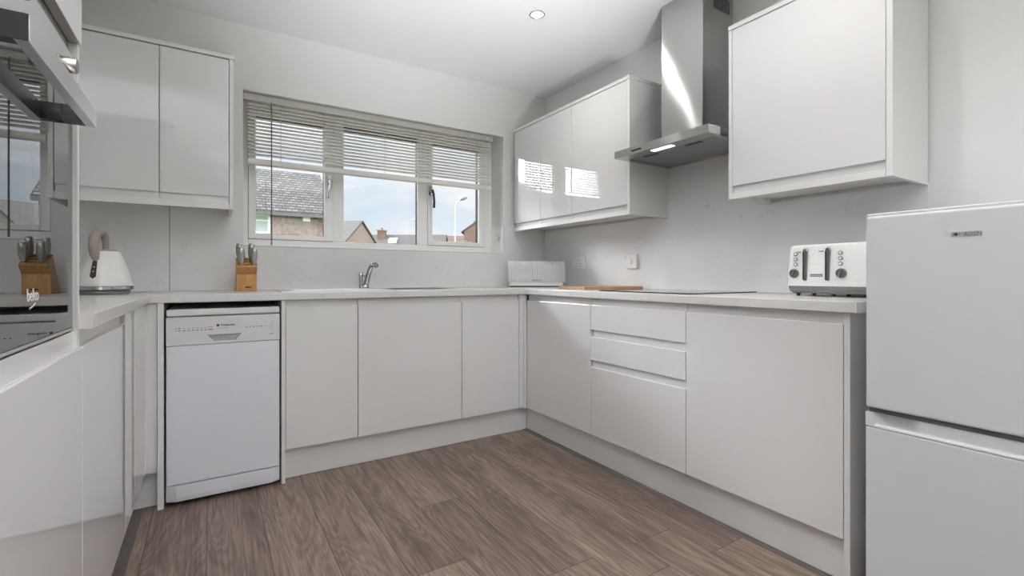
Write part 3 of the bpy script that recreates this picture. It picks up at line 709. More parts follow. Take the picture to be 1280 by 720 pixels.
# --- cooker hood
hd = thing('cooker_hood', (2.05, 1.59, 1.62), 'stainless steel chimney extractor hood on the right wall above the hob', 'extractor hood')
HX, HY0, HY1, HZ0, HZ1 = 1.833, 1.297, 1.868, 1.622, 1.660
c_ = MB()
c_.box(HX, HX + 0.003, HY0, HY1, HZ0, HZ1); c_.box(HX + 0.003, WX - 0.011, HY0, HY0 + 0.003, HZ0, HZ1); c_.box(HX + 0.003, WX - 0.011, HY1 - 0.003, HY1, HZ0, HZ1)
c_.box(HX + 0.003, WX - 0.011, HY0 + 0.003, HY1 - 0.003, HZ1 - 0.004, HZ1)
c_.box(HX + 0.003, HX + 0.075, HY0 + 0.003, HY1 - 0.003, HZ0, HZ0 + 0.003)
c_.box(WX - 0.04, WX - 0.011, HY0 + 0.003, HY1 - 0.003, HZ0, HZ0 + 0.003)
c_.box(HX + 0.075, WX - 0.04, HY0 + 0.003, HY0 + 0.03, HZ0, HZ0 + 0.003); c_.box(HX + 0.075, WX - 0.04, HY1 - 0.03, HY1 - 0.003, HZ0, HZ0 + 0.003)
build('canopy', c_, MT['steel'], hd)
ym = (HY0 + HY1) / 2
for a, b2 in ((HY0 + 0.031, ym - 0.0015), (ym + 0.0015, HY1 - 0.031)):
    fl = build('filter', MB().box(HX + 0.076, WX - 0.041, a, b2, HZ0 + 0.003, HZ0 + 0.009), MT['filter'], hd)
    ymid = (a + b2) / 2
    build('filter_handle', MB().box(HX + 0.095, HX + 0.120, ymid - 0.045, ymid + 0.045, HZ0 + 0.0012, HZ0 + 0.003), MT['dark'], fl, bevel=0.0005)
build('lamp', MB().box(HX + 0.026, HX + 0.058, ym - 0.062, ym + 0.062, HZ0 - 0.0012, HZ0 - 0.0001), MT['stripglow'], hd)
for k in range(5): build('button', MB().tube([(HX, 1.742 - k * 0.0135, 1.6385), (HX - 0.004, 1.742 - k * 0.0135, 1.6385)], 0.0043, 12), MT['black'], hd)
# chimney: the thin sheet is slightly twisted, more so towards the canopy
CH0, CH1, CHX = 1.461, 1.712, 2.02
def chimney(z0, z1, k0, k1, xo):
    m = MB(); ny_, nz_ = 8, 12; bm = m.bm
    grid = [[None] * (ny_ + 1) for _ in range(nz_ + 1)]
    for a in range(nz_ + 1):
        z = z0 + (z1 - z0) * a / nz_; k = k0 + (k1 - k0) * a / nz_
        for b in range(ny_ + 1):
            y = CH0 + (CH1 - CH0) * b / ny_
            s = (y - CH0) / (CH1 - CH0)
            x = xo + k * 0.055 * math.sin(PI * 2 * (s - 0.5)) * 0.5 + k * (y - (CH0 + CH1) / 2) * 0.55
            grid[a][b] = bm.verts.new((x, y, z))
    for a in range(nz_):
        for b in range(ny_): bm.faces.new((grid[a][b], grid[a][b + 1], grid[a + 1][b + 1], grid[a + 1][b]))
    for b, y in ((0, CH0), (ny_, CH1)):
        back = [bm.verts.new((WX - 0.011, y, z0 + (z1 - z0) * a / nz_)) for a in range(nz_ + 1)]
        for a in range(nz_): bm.faces.new((grid[a][b], grid[a + 1][b], back[a + 1], back[a]))
    return m
lo = build('lower_chimney', chimney(HZ1 + 0.0003, 2.045, 0.030, 0.006, CHX), MT['steel'], hd, smooth=True)
up = build('upper_chimney', chimney(2.0455, CZ - 0.001, 0.010, -0.004, CHX + 0.002), MT['steel'], hd, smooth=True)
vt = MB()
for k in range(10): vt.box(2.108 + k * 0.0135, 2.108 + k * 0.0135 + 0.006, CH0 - 0.0008, CH0 - 0.0001, 2.325, 2.395)
build('vent_slots', vt, MT['black'], up)

# --- toaster
tt = thing('toaster', (2.09, 0.89, ZT), 'white textured four-slice toaster beside the fridge', 'toaster')
TX, TA, TB = 1.998, 0.728, 1.056
bz0, bz1 = 0.9545, 1.1185
loops = []
for z, ins in ((bz0, 0), (bz0 + 0.10, 0.004), (bz1 - 0.012, 0.008), (bz1 - 0.003, 0.012), (bz1, 0.020)):
    loops.append(rr(TX + ins * 0.4, 2.2 - ins, TA + ins, TB - ins, z, 0.025))
bo = build('body', MB().rings(loops), MT['toaster'], tt, smooth=True)
build('base', MB().rings([rr(TX + 0.014, 2.19, TA + 0.012, TB - 0.016, ZT + 0.012, 0.02), rr(TX + 0.006, 2.197, TA + 0.004, TB - 0.006, ZT + 0.019, 0.025), rr(TX + 0.004, 2.198, TA + 0.003, TB - 0.004, ZT + 0.026, 0.025)]), mat('grey_skirt', (0.20, 0.20, 0.20), 0.3), tt, smooth=True)
build('chrome_band', MB().rings([rr(TX + 0.004, 2.198, TA + 0.003, TB - 0.004, ZT + 0.0263, 0.025), rr(TX + 0.003, 2.198, TA + 0.003, TB - 0.003, bz0 - 0.0003, 0.025)]), MT['darkchrome'], tt, smooth=True)
for fx in (TX + 0.035, 2.16):
    for fy in (TB - 0.035, (TA + TB) / 2, TA + 0.05): build('foot', MB().lathe([(0.007, ZT + 0.0005), (0.009, ZT + 0.0118)], (fx, fy, 0), 10), MT['dark'], tt)
for sx in (2.035, 2.115):
    for a, b2 in ((0.765, 0.882), (0.902, 1.020)): build('bread_slot', MB().box(sx, sx + 0.03, a, b2, bz1 - 0.004, bz1 + 0.0004), MT['black'], tt)
fx = TX + 0.0015
for y in (0.9805, 0.8985):
    lv = build('lever_track', MB().box(fx - 0.0012, fx + 0.006, y + 0.001, y + 0.008, 0.978, 1.090), MT['black'], tt)
    build('lever_rail', MB().prism([(y + 0.001, 0.974), (y - 0.009, 0.976), (y - 0.011, 1.04), (y - 0.013, 1.094), (y - 0.009, 1.103), (y, 1.103), (y + 0.006, 1.096), (y + 0.001, 1.086)], 'X', fx - 0.007, fx + 0.005), MT['darkchrome'], lv, bevel=0.002)
    build('lever_knob', MB().tube([(fx - 0.008, y + 0.010, 1.0895), (fx - 0.015, y + 0.024, 1.0895)], [0.003, 0.002], 8), MT['darkchrome'], lv)
for y, zz in ((1.014, (1.082, 1.061, 1.0405)), (0.852, (1.082, 1.061, 1.0405))):
    for z in zz:
        r0 = build('button', MB().tube([(fx, y, z), (fx - 0.003, y, z), (fx - 0.0038, y, z)], [0.008, 0.008, 0.0065], 16), MT['darkchrome'], tt)
        build('button_cap', MB().tube([(fx - 0.0039, y, z), (fx - 0.0048, y, z)], 0.0048, 14), MT['socket'], r0)
for y in (1.0195, 0.8495):
    k_ = build('knob', MB().tube([(fx + 0.002, y, 1.0045), (fx - 0.006, y, 1.0045), (fx - 0.010, y, 1.0045)], [0.0185, 0.0185, 0.0165], 24), mat('knob_grey', (0.22, 0.21, 0.20), 0.3, 0.8), tt, smooth=True)
    build('knob_grip', MB().hull([(fx - 0.0102, y + 0.009, 0.990), (fx - 0.0102, y + 0.001, 0.989), (fx - 0.0102, y - 0.009, 1.019), (fx - 0.0102, y - 0.001, 1.020)],
          [(fx - 0.018, y + 0.008, 0.991), (fx - 0.018, y + 0.002, 0.990), (fx - 0.018, y - 0.008, 1.018), (fx - 0.018, y - 0.002, 1.019)]), MT['chrome'], k_)
lp = build('name_plate', MB().box(fx - 0.001, fx + 0.003, 0.915, 0.960, 0.9915, 1.0015), MT['dark'], tt)
build('plate_line', MB().box(fx - 0.0016, fx - 0.001, 0.917, 0.958, 0.9955, 0.9975), MT['silverink'], lp)

# --- chopping board
bd = thing('chopping_board', (1.81, 2.08, ZT + 0.0003), 'wooden chopping board lying on the worktop left of the hob', 'board', rz=-0.101, local=True)
build('board', MB().prism([(x, y) for x, y, _ in rr(0, 0.435, 0, 0.30, 0, 0.012, 4)], 'Z', 0.0, 0.017), MT['board'], bd, bevel=0.002)

# --- bread bin, turned across the corner
th = math.atan2(-0.5344, 0.8452)
bb = thing('bread_bin', (2.008, 2.848, ZT), 'white woven-pattern bread bin standing across the back right corner', 'bread bin', rz=th, local=True)
W2 = 0.2045
def arc(cx_, cz_, r, a0, a1, n=8): return [(cx_ + r * math.cos(math.radians(a0 + (a1 - a0) * k / n)), cz_ + r * math.sin(math.radians(a0 + (a1 - a0) * k / n))) for k in range(n + 1)]
pl = [(-0.078, 0.036), (-0.080, 0.05), (-0.075, 0.13)] + arc(-0.022, 0.135, 0.053, 175, 90, 8) + [(0.03, 0.188), (0.03, 0.036)]
build('lid', MB().prism(pl, 'X', -W2, W2), MT['bin'], bb, bevel=0.004, smooth=True)
build('lower_front', MB().prism([(-0.070, 0.010), (-0.072, 0.0355), (0.03, 0.0355), (0.03, 0.010)], 'X', -W2 + 0.010, W2 - 0.016), MT['binplain'], bb, bevel=0.003)
pb = [(0.0305, 0.010), (0.0305, 0.186)] + [(0.045, 0.183), (0.058, 0.165), (0.062, 0.13), (0.062, 0.010)]
build('back_shell', MB().prism(pb, 'X', -W2 + 0.012, W2 - 0.018), MT['binplain'], bb, smooth=True)
build('base', MB().box(-W2 + 0.012, W2 - 0.018, -0.066, 0.058, 0.0005, 0.0098), MT['dark'], bb)
build('name_plate', MB().box(-0.035, 0.033, -0.0812, -0.0785, 0.046, 0.054), mat('plate_grey', (0.45, 0.44, 0.43), 0.3, 0.5), bb)

# --- kettle
kc = (-0.402, 2.740)
kt = thing('kettle', (*kc, ZT), 'white faceted kettle with taupe handle beside the oven housing', 'kettle')
kz = ZT + 0.0003
build('base_plate', MB().lathe([(0.083, 0), (0.088, 0.004), (0.090, 0.016), (0.084, 0.0185)], (*kc, kz), 48, 2.6, 0.5), mat('kettle_foot', (0.24, 0.235, 0.23), 0.4), kt, smooth=True)
build('chrome_band', MB().lathe([(0.096, 0.019), (0.102, 0.0215), (0.102, 0.034), (0.099, 0.0365)], (*kc, kz), 48, 2.6, 0.5), MT['chrome'], kt, smooth=True)
build('body', MB().lathe([(0.1005, 0.0368), (0.100, 0.045), (0.088, 0.09), (0.073, 0.14), (0.060, 0.180), (0.055, 0.188), (0.045, 0.1905)], (*kc, kz), 48, 2.6, 0.5), MT['kettle'], kt, smooth=True)
build('lid', MB().lathe([(0.047, 0.1907), (0.046, 0.195), (0.030, 0.198), (0.008, 0.199)], (*kc, kz), 32), MT['taupe'], kt, smooth=True)
# handle loops from the side facing the camera over the lid
hd_ = Vector((-0.215, -0.977, 0)).normalized()
def kp_(r, z): return (kc[0] + hd_.x * r, kc[1] + hd_.y * r, kz + z)
build('handle', MB().tube([kp_(0.072, 0.150), kp_(0.085, 0.178), kp_(0.088, 0.215), kp_(0.078, 0.248), kp_(0.052, 0.270), kp_(0.018, 0.274), kp_(-0.012, 0.258), kp_(-0.022, 0.228), kp_(-0.022, 0.197)], [0.011, 0.017, 0.019, 0.019, 0.018, 0.017, 0.016, 0.013, 0.012], 14), MT['taupe'], kt, smooth=True)
# water gauge : long hexagon lying on the sloping side
g0, g1 = Vector(kp_(0.0975, 0.068)), Vector(kp_(0.0735, 0.148)); gs = Vector((hd_.y, -hd_.x, 0)) * -1; gu = (g1 - g0).normalized(); gn = gs.cross(gu).normalized()
if gn.dot(hd_) < 0: gn = -gn
L_ = (g1 - g0).length
hexp = [(0, 0.0), (0.011, 0.009), (0.008, L_ - 0.006), (0, L_), (-0.008, L_ - 0.006), (-0.011, 0.009)]
def hx_(a, h, n): return g0 + gs * a + gu * h + gn * n
build('water_gauge', MB().hull([hx_(a, h, -0.004) for a, h in hexp], [hx_(a, h, 0.004) for a, h in hexp]), MT['gauge'], kt, bevel=0.001)
for q in (0.030, 0.050):
    build('gauge_mark', MB().hull([hx_(a, h, 0.0041) for a, h in ((-0.003, q), (0.003, q), (0.003, q + 0.003), (-0.003, q + 0.003))], [hx_(a, h, 0.0046) for a, h in ((-0.003, q), (0.003, q), (0.003, q + 0.003), (-0.003, q + 0.003))]), MT['silverink'], kt)

# --- knife block and knives
kb = thing('knife_block', (0.162, 2.97, ZT), 'honey-coloured wooden knife block on the worktop left of the sink', 'knife block')
BXa, BXb = 0.112, 0.208
zz = ZT + 0.0003
bp_ = [(2.915, zz), (3.068, zz), (3.072, zz + 0.012), (2.942, zz + 0.180), (2.866, zz + 0.128), (2.908, zz + 0.088)]
build('block', MB().prism(bp_, 'X', BXa, BXb), MT['block'], kb, bevel=0.003)
# slots on the sloping top
tv = Vector((0, 2.942 - 2.866, 0.180 - 0.128)).normalized(); tn = Vector((0, -tv.z, tv.y))
def topp(x, s, n=0.0): return Vector((x, 2.866, zz + 0.128)) + tv * s + tn * n
sl = MB()
for s_, xa, xb in ((0.020, 0.122, 0.200), (0.045, 0.122, 0.200), (0.070, 0.122, 0.200)):
    sl.hull([topp(xa, s_, -0.001), topp(xb, s_, -0.001), topp(xb, s_ + 0.004, -0.001), topp(xa, s_ + 0.004, -0.001)], [topp(xa, s_, 0.0006), topp(xb, s_, 0.0006), topp(xb, s_ + 0.004, 0.0006), topp(xa, s_ + 0.004, 0.0006)])
build('slots', sl, MT['slot'], kb)
build('name_plate', MB().box(0.153, 0.181, 2.9115, 2.916, zz + 0.017, zz + 0.024), MT['slot'], kb)
upv = (Vector((0, -0.34, 0.94))).normalized()
def knife(x, s_, lean, length, label):
    b0 = topp(x, s_ + 0.002, 0.0008)
    t_ = thing('kitchen_knife', b0, label, 'knife', 'steel-handled knives in the wooden block')
    d = (upv + Vector((lean, 0, 0))).normalized()
    sd = Vector((1, 0, 0))
    fw = sd.cross(d).normalized()
    loops = []
    for f, wx, wy, sh in ((0.0, 0.005, 0.009, 0), (0.08, 0.008, 0.011, 0), (0.2, 0.0085, 0.012, 0.001), (0.45, 0.010, 0.0135, 0.003), (0.7, 0.009, 0.012, 0.002), (0.86, 0.0085, 0.0125, -0.001), (0.97, 0.007, 0.010, -0.004), (1.0, 0.003, 0.005, -0.005)):
        c = b0 + d * (length * f + 0.006) + fw * sh
        loops.append([c + sd * (1.7 * wx * math.cos(a)) + fw * (1.35 * wy * math.sin(a)) for a in [2 * PI * k / 14 for k in range(14)]])
    h_ = build('handle', MB().rings(loops), MT['knife'], t_, smooth=True)
    build('bolster', MB().hull([b0 + sd * a + fw * b2 for a, b2 in ((-.0035, -.009), (.0035, -.009), (.0035, .009), (-.0035, .009))], [b0 + d * 0.006 + sd * a + fw * b2 for a, b2 in ((-.005, -.009), (.005, -.009), (.005, .009), (-.005, .009))]), MT['chrome'], t_)
    c = b0 + d * (length * 0.75)
    build('rivet', MB().tube([c + sd * -0.0164, c + sd * 0.0164], 0.003, 10), MT['dark'], h_)
knife(0.136, 0.020, -0.05, 0.088, 'front left knife handle standing in the wooden block')
knife(0.129, 0.070, -0.05, 0.080, 'back left knife handle, tucked behind another in the wooden block')
knife(0.192, 0.020, 0.00, 0.086, 'front right knife handle standing in the wooden block')
knife(0.183, 0.070, -0.02, 0.084, 'back right knife handle, topmost in the wooden block')

# --- wall sockets
s1 = thing('plug_socket', (WX - 0.011, 2.664, 1.09), 'white three-pin plug socket on the splashback beside the bread bin', 'socket')
pl = build('plate', MB().box(WX - 0.022, WX - 0.0102, 2.600, 2.728, 1.044, 1.134), MT['socket'], s1, bevel=0.003)
px = WX - 0.0223
def pin(y, z, w_, h_): build('pin_hole', MB().box(px - 0.0003, px + 0.0006, y - w_ / 2, y + w_ / 2, z - h_ / 2, z + h_ / 2), MT['dark'], s1)
pin(2.664, 1.107, 0.005, 0.010); pin(2.686, 1.084, 0.008, 0.005); pin(2.642, 1.084, 0.008, 0.005)
for y in (2.694, 2.682, 2.645, 2.633): pin(y, 1.063, 0.004, 0.004)

s2 = thing('wall_switch', (WX - 0.011, 2.147, 1.087), 'white rocker cooker switch on the splashback behind the hob', 'switch')
build('plate', MB().box(WX - 0.024, WX - 0.0102, 2.103, 2.191, 1.042, 1.130), MT['socket'], s2, bevel=0.003)
build('rocker', MB().prism([(WX - 0.0243, 1.068), (WX - 0.027, 1.070), (WX - 0.032, 1.102), (WX - 0.0243, 1.104)], 'Y', 2.138, 2.158), MT['socket'], s2, bevel=0.001)
# cord cleat on the window reveal
cl = thing('cord_cleat', (OX1 - 0.006, 3.15, 1.28), 'small grey cord cleat on the right window reveal', 'cleat')
q = MB(); xx = OX1 - 0.0065
q.box(xx - 0.004, xx, 3.143, 3.160, 1.268, 1.300); q.tube([(xx - 0.004, 3.151, 1.29), (xx - 0.014, 3.151, 1.293), (xx - 0.016, 3.151, 1.306)], 0.0035, 8); q.tube([(xx - 0.004, 3.151, 1.278), (xx - 0.014, 3.151, 1.275), (xx - 0.016, 3.151, 1.262)], 0.0035, 8)
build('hook', q, MT['steelflat'], cl)

# --- venetian blind
vb = thing('venetian_blind', (1.0, 3.1500, 2.08), 'pale slatted venetian blind half lowered over the window', 'blind')
VX0, VX1 = 0.1790, 1.7940
build('headrail', MB().prism([(3.1320, 2.0119), (3.1690, 2.0119), (3.1720, 2.0508), (3.1290, 2.0508)], 'X', 0.1555, 1.8040), MT['rail'], vb, bevel=0.002)
sb = MB(); NS = 15; pitch = 0.02095; a = math.radians(-45)
for k in range(NS):
    zc = 1.9973 - k * pitch
    top, bot = [], []
    for j in range(5):
        s_ = -0.0135 + 0.027 * j / 4; crown = 0.0018 * (1 - (s_ / 0.0135) ** 2)
        y = 3.1500 + s_ * math.cos(a) + crown * math.sin(a); z = zc - s_ * math.sin(a) + crown * math.cos(a)
        top.append((y, z + 0.0003)); bot.append((y, z - 0.0003))
    sb.prism(top + bot[::-1], 'X', VX0, VX1)
build('slats', sb, MT['slat'], vb)
build('bottom_rail', MB().prism(arc(3.1500, 1.6532, 0.0135, 180, 360, 6) + [(3.1635, 1.6775), (3.1365, 1.6775)], 'X', VX0, VX1), MT['brail'], vb, smooth=True)
for x in (0.3520, 0.5970, 0.9830, 1.2190, 1.6790):
    lc = MB()
    for y in (3.1355, 3.1645): lc.tube([(x, y, 2.0119), (x, y, 1.6707)], 0.0011, 6)
    build('ladder_cord', lc, MT['cord'], vb)
build('wand', MB().tube([(0.2985, 3.1240, 2.0158), (0.2995, 3.1220, 1.9915), (0.3005, 3.1230, 1.5832), (0.3005, 3.1230, 1.1729)], [0.002, 0.0038, 0.0038, 0.0042], 6), MT['wand'], vb)
for x in (1.6140, 1.7500): build('bracket', MB().box(x, x + 0.022, 3.1275, 3.1292, 2.0206, 2.0420), MT['steelflat'], vb)

# --- recessed ceiling lights
def downlight(x, y, label):
    t_ = thing('downlight', (x, y, CZ), label, 'light', 'recessed ceiling downlights')
    n = 32
    ri = MB(); ri.rings([[(x + r * math.cos(2 * PI * k / n), y + r * math.sin(2 * PI * k / n), z) for k in range(n)] for r, z in ((0.043, CZ - 0.0003), (0.042, CZ - 0.004), (0.034, CZ - 0.006), (0.030, CZ - 0.0003))], cap=False)
    build('bezel', ri, MT['steelflat'], t_, smooth=True)
    di = MB(); di.rings([[(x + r * math.cos(2 * PI * k / n), y + r * math.sin(2 * PI * k / n), z) for k in range(n)] for r, z in ((0.029, CZ - 0.0003), (0.029, CZ - 0.0025))])
    build('bulb', di, MT['lampglow'], t_)
    l = bpy.data.lights.new('downlight_beam', 'SPOT'); l.energy = SPOT; l.spot_size = math.radians(150); l.spot_blend = 1.0; l.shadow_soft_size = 0.02
    l.color = (1.0, 0.975, 0.95)
    o = bpy.data.objects.new('downlight_beam', l); COL.objects.link(o); o.parent = t_; o.location = (0, 0, -0.02)
SPOT = 11
downlight(1.504, 2.123, 'small round downlight set in the ceiling near the window corner')
downlight(1.504, 0.80, 'small round downlight added out of view in the ceiling above the floor by the fridge')  # this and the next three are unseen, added to light the room
downlight(0.25, 0.80, 'small round downlight added out of view in the ceiling beside the oven housing')
downlight(1.504, -0.75, 'small round downlight added out of view in the ceiling near the garden doors, fridge side')
downlight(0.25, -0.75, 'small round downlight added out of view in the ceiling near the garden doors, oven side')

# uplighter floor lamps added out of view, washing the ceiling for fill light
def uplighter(x, y, h, watts, label):
    t_ = thing('added_floor_lamp', (x, y, 0), label, 'lamp', 'added uplighter floor lamps')
    build('base', MB().lathe([(0.13, 0.0005), (0.13, 0.015), (0.12, 0.022), (0.015, 0.03)], (x, y, 0), 32), MT['steelflat'], t_, smooth=True)
    build('pole', MB().tube([(x, y, 0.025), (x, y, h - 0.09)], 0.011, 12), MT['steelflat'], t_, smooth=True)
    build('lamp_shade', MB().rings([[(x + r * math.cos(2 * PI * k / 32), y + r * math.sin(2 * PI * k / 32), z) for k in range(32)] for r, z in ((0.012, h - 0.095), (0.09, h - 0.075), (0.15, h - 0.03), (0.165, h), (0.162, h), (0.147, h - 0.028), (0.088, h - 0.07), (0.014, h - 0.088))]), MT['steelflat'], t_, smooth=True)
    build('bulb', MB().ball((x, y, h - 0.045), 0.03, 2), MT['lampglow'], t_, smooth=True)
    l = bpy.data.lights.new('fill_uplight_beam', 'SPOT'); l.energy = watts; l.spot_size = math.radians(115); l.spot_blend = 0.6; l.shadow_soft_size = 0.08; l.color = (0.95, 0.98, 1.0)
    o = bpy.data.objects.new('fill_uplight_beam', l); COL.objects.link(o); o.parent = t_; o.location = (0, 0, h + 0.01); o.rotation_euler = (PI, 0, 0)
UPW = 480; CANW = 490
uplighter(0.95, -1.05, 1.60, UPW, 'steel uplighter floor lamp added out of view near the garden doors, fridge side')
uplighter(-0.55, 0.20, 1.60, UPW * 0.5, 'steel uplighter floor lamp added out of view beside the oven housing')
# can lamp added behind the camera, bouncing fill light off the window-end ceiling
cn = thing('added_can_uplighter', (0.55, -0.45, 0), 'drum-shaped floor uplighter added out of view, tilted towards the ceiling at the window end', 'lamp')
ax_ = Vector((0.36, 1.95, 2.2)).normalized(); rm = ax_.to_track_quat('Z', 'Y').to_matrix()
build('base', MB().lathe([(0.15, 0.0005), (0.15, 0.02), (0.05, 0.03), (0.02, 0.14)], (0.55, -0.45, 0), 28), MT['steelflat'], cn, smooth=True)
build('drum', MB().lathe([(0.16, -0.10), (0.27, -0.09), (0.27, 0.08), (0.262, 0.08), (0.262, -0.07), (0.14, -0.08)], (0.55, -0.45, 0.28), 32, axis=rm), MT['steelflat'], cn, smooth=True)
lc_ = bpy.data.lights.new('fill_can_beam', 'SPOT'); lc_.energy = CANW; lc_.spot_size = math.radians(54); lc_.spot_blend = 1.0; lc_.shadow_soft_size = 0.26; lc_.color = (0.95, 0.98, 1.0)
lo_ = bpy.data.objects.new('fill_can_beam', lc_); COL.objects.link(lo_); lo_.parent = cn; lo_.location = Vector((0, 0, 0.28)) + ax_ * 0.09
lo_.rotation_euler = ax_.to_track_quat('-Z', 'Y').to_euler()
# ------------------------------------------------------------------ outside
GZ = -0.6
struct('ground', MB().box(-60, 120, 3.6, 160, GZ - 0.2, GZ), MT['grass'])
struct('ground', MB().box(-40, 40, -60, WR - 0.3, GZ - 0.2, -0.05), MT['grass'])
def house(name, label, cx_, cy_, rz, L, W, ez, rz_, wallm, roofm, hip=False, extra=None):
    """gabled house: ridge along local x, centred; L long, W deep"""
    t_ = thing(name, (cx_, cy_, GZ), label, 'house', rz=rz, local=True)
    e, r = ez - GZ, rz_ - GZ
    pr = [(-W / 2, 0), (W / 2, 0), (W / 2, e), (0, r - 0.05), (-W / 2, e)]
    build('walls', MB().prism(pr, 'X', -L / 2, L / 2), wallm, t_)
    ov_ = 0.35; sl_ = (r - e) / (W / 2)
    rf = MB()
    lo_ = e - ov_ * sl_
    rf.prism([(-W / 2 - ov_, lo_), (0, r), (W / 2 + ov_, lo_), (W / 2 + ov_, lo_ + 0.14), (0, r + 0.14), (-W / 2 - ov_, lo_ + 0.14)], 'X', -L / 2 - 0.15, L / 2 + 0.15)
    build('roof', rf, roofm, t_)
    build('gutter', MB().box(-L / 2 - 0.1, L / 2 + 0.1, -W / 2 - ov_ - 0.12, -W / 2 - ov_, lo_ - 0.06, lo_ + 0.07), MT['gutter'], t_)
    return t_
h1 = house('house', 'pebble-dashed house with brown tiled roof seen in the left window pane', -2.6, 27.5, 0.0, 14.9, 7.0, 4.0, 6.35, MT['pebble'], MT['rooftile'])
def hwin(parent, x0, x1, y, z0, z1):
    f = MB(); ring(f, x0, x1, z0, z1, 0.07, y - 0.06, y)
    f.box(x0 + 0.07, x1 - 0.07, y - 0.05, y, z0 + (z1 - z0) * 0.66, z0 + (z1 - z0) * 0.66 + 0.05)
    f.box((x0 + x1) / 2 - 0.03, (x0 + x1) / 2 + 0.03, y - 0.05, y, z0 + 0.07, z1 - 0.07)
    w_ = build('house_window', f, MT['upvc'], parent)
    build('pane', MB().box(x0 + 0.07, x1 - 0.07, y - 0.03, y - 0.001, z0 + 0.07, z1 - 0.07), MT['housepane'], w_)
hwin(h1, 0.70 + 2.6, 2.24 + 2.6, -3.5, 2.90 + 0.6, 3.74 + 0.6)
build('outdoor_light', MB().box(3.60 + 2.6, 3.92 + 2.6, -3.62, -3.501, 3.54 + 0.6, 3.76 + 0.6), MT['socket'], h1, bevel=0.02)
build('air_vent', MB().box(4.06 + 2.6, 4.26 + 2.6, -3.53, -3.501, 3.70 + 0.6, 3.86 + 0.6), MT['bark'], h1)
# second house: gable turned away to the right
ang = math.atan2(0.704, -0.71)
L2, W2h = 12.0, 8.0
ax, ay = 12.02, 45.64
c2 = (ax + math.cos(ang) * L2 / 2, ay + math.sin(ang) * L2 / 2)
h2 = house('house', 'pale gabled house with grey roof at the left of the middle pane', c2[0], c2[1], ang + PI, L2, W2h, 3.2, 6.10, MT['pebble2'], MT['rooftile2'])
# far terrace with chimney
a3 = math.atan2(-0.5344, 0.8452)
h3 = house('house', 'long distant roof with a brick chimney in the middle pane', 72 * 0.5344 - 18 * 0.8452, 72 * 0.8452 + 18 * 0.5344, a3, 16.0, 8.0, 4.3, 7.1, MT['pebble2'], MT['rooftile2'])
ch = build('chimney', MB().box(-2.15, -1.05, -0.9, 0.2, 6.2, 8.35), MT['brick'], h3)
build('chimney_cap', MB().box(-2.25, -0.95, -1.0, 0.3, 8.35, 8.5), MT['pebble2'], ch)
build('chimney_pot', MB().lathe([(0.2, 8.5), (0.16, 8.85)], (-1.6, -0.35, 0), 10), MT['brick'], ch)
dm = build('skylight', MB().prism([(-2.0, 6.3), (-2.0, 6.85), (-1.0, 7.3), (-1.0, 6.9)], 'X', -0.25, 0.95), MT['socket'], h3)
house('house', 'low red-roofed houses far off in the right pane', 35.65, 80.4, a3, 9.0, 8.0, 5.8, 8.2, MT['brick'], MT['redroof'])
# brick house at the right: gable faces the camera
xr = -1.75; dd = 58.0
hx2, hy2 = dd * 0.5344 + xr * 0.8452, dd * 0.8452 - xr * 0.5344
house('house', 'red brick gabled house beside the tree in the right pane', hx2 + 4.5 * 0.5344, hy2 + 4.5 * 0.8452, math.radians(57.7), 9.0, 8.2, 6.5, 9.4, MT['brick'], MT['redroof'])
# street lamp
sl_ = thing('street_lamp', (13.0, 27.27, GZ), 'tall grey street lamp with curved arm in the right pane', 'street lamp')
build('pole', MB().tube([(13.0, 27.27, GZ), (13.0, 27.27, 1.5), (13.0, 27.27, 3.2), (13.0, 27.27, 5.25)], [0.075, 0.07, 0.045, 0.038], 12), MT['lamppost'], sl_, smooth=True)
def lpt(dx, z): return (13.0 + 0.845 * dx, 27.27 - 0.534 * dx, z)
build('arm', MB().tube([lpt(0, 5.24), lpt(0.02, 5.42), lpt(0.10, 5.58), lpt(0.22, 5.73), lpt(0.36, 5.84)], 0.035, 10), MT['lamppost'], sl_, smooth=True)
hd2 = MB(); c0 = Vector(lpt(0.30, 5.80)); c1 = Vector(lpt(0.76, 5.97)); dv = (c1 - c0)
hd2.tube([c0, c0 + dv * 0.15, c0 + dv * 0.45, c0 + dv * 0.8, c1], [0.04, 0.09, 0.115, 0.10, 0.03], 12)
build('lamp_head', hd2, mat('lamp_head_grey', (0.22, 0.22, 0.20), 0.5), sl_, smooth=True)
# tree
def tree(name, label, cx_, cy_, crown, n_leaf, lsize, tr):
    t_ = thing(name, (cx_, cy_, GZ), label, 'tree')
    build('trunk', MB().tube([(cx_, cy_, GZ), (cx_ + 0.1, cy_, crown[0][2] * 0.5), (cx_, cy_, crown[0][2] + 0.5)], [tr, tr * 0.8, tr * 0.4], 10), MT['bark'], t_, smooth=True)
    m = MB(); bm = m.bm
    for (bx, by, bz, br) in crown:
        m.ball((cx_ + bx, cy_ + by, bz), br * 0.72, 2)
        for k in range(n_leaf):
            u = Vector((R.gauss(0, 1), R.gauss(0, 1), R.gauss(0, 1))).normalized() * br * R.uniform(0.68, 1.08)
            p_ = Vector((cx_ + bx, cy_ + by, bz)) + u
            a_ = Vector((R.gauss(0, 1), R.gauss(0, 1), R.gauss(0, 1))).normalized(); b2 = a_.cross(Vector((R.gauss(0, 1), R.gauss(0, 1), R.gauss(0, 1)))).normalized()
            s_ = lsize * R.uniform(0.6, 1.2)
            vs = [bm.verts.new(p_ + a_ * s_ * i + b2 * s_ * j * 0.6) for i, j in ((-1, 0), (0, -1), (1, 0), (0, 1))]
            bm.faces.new(vs)
    bm2 = build('foliage', m, MT['leaf'], t_)
xr, dd = -5.3, 75.0
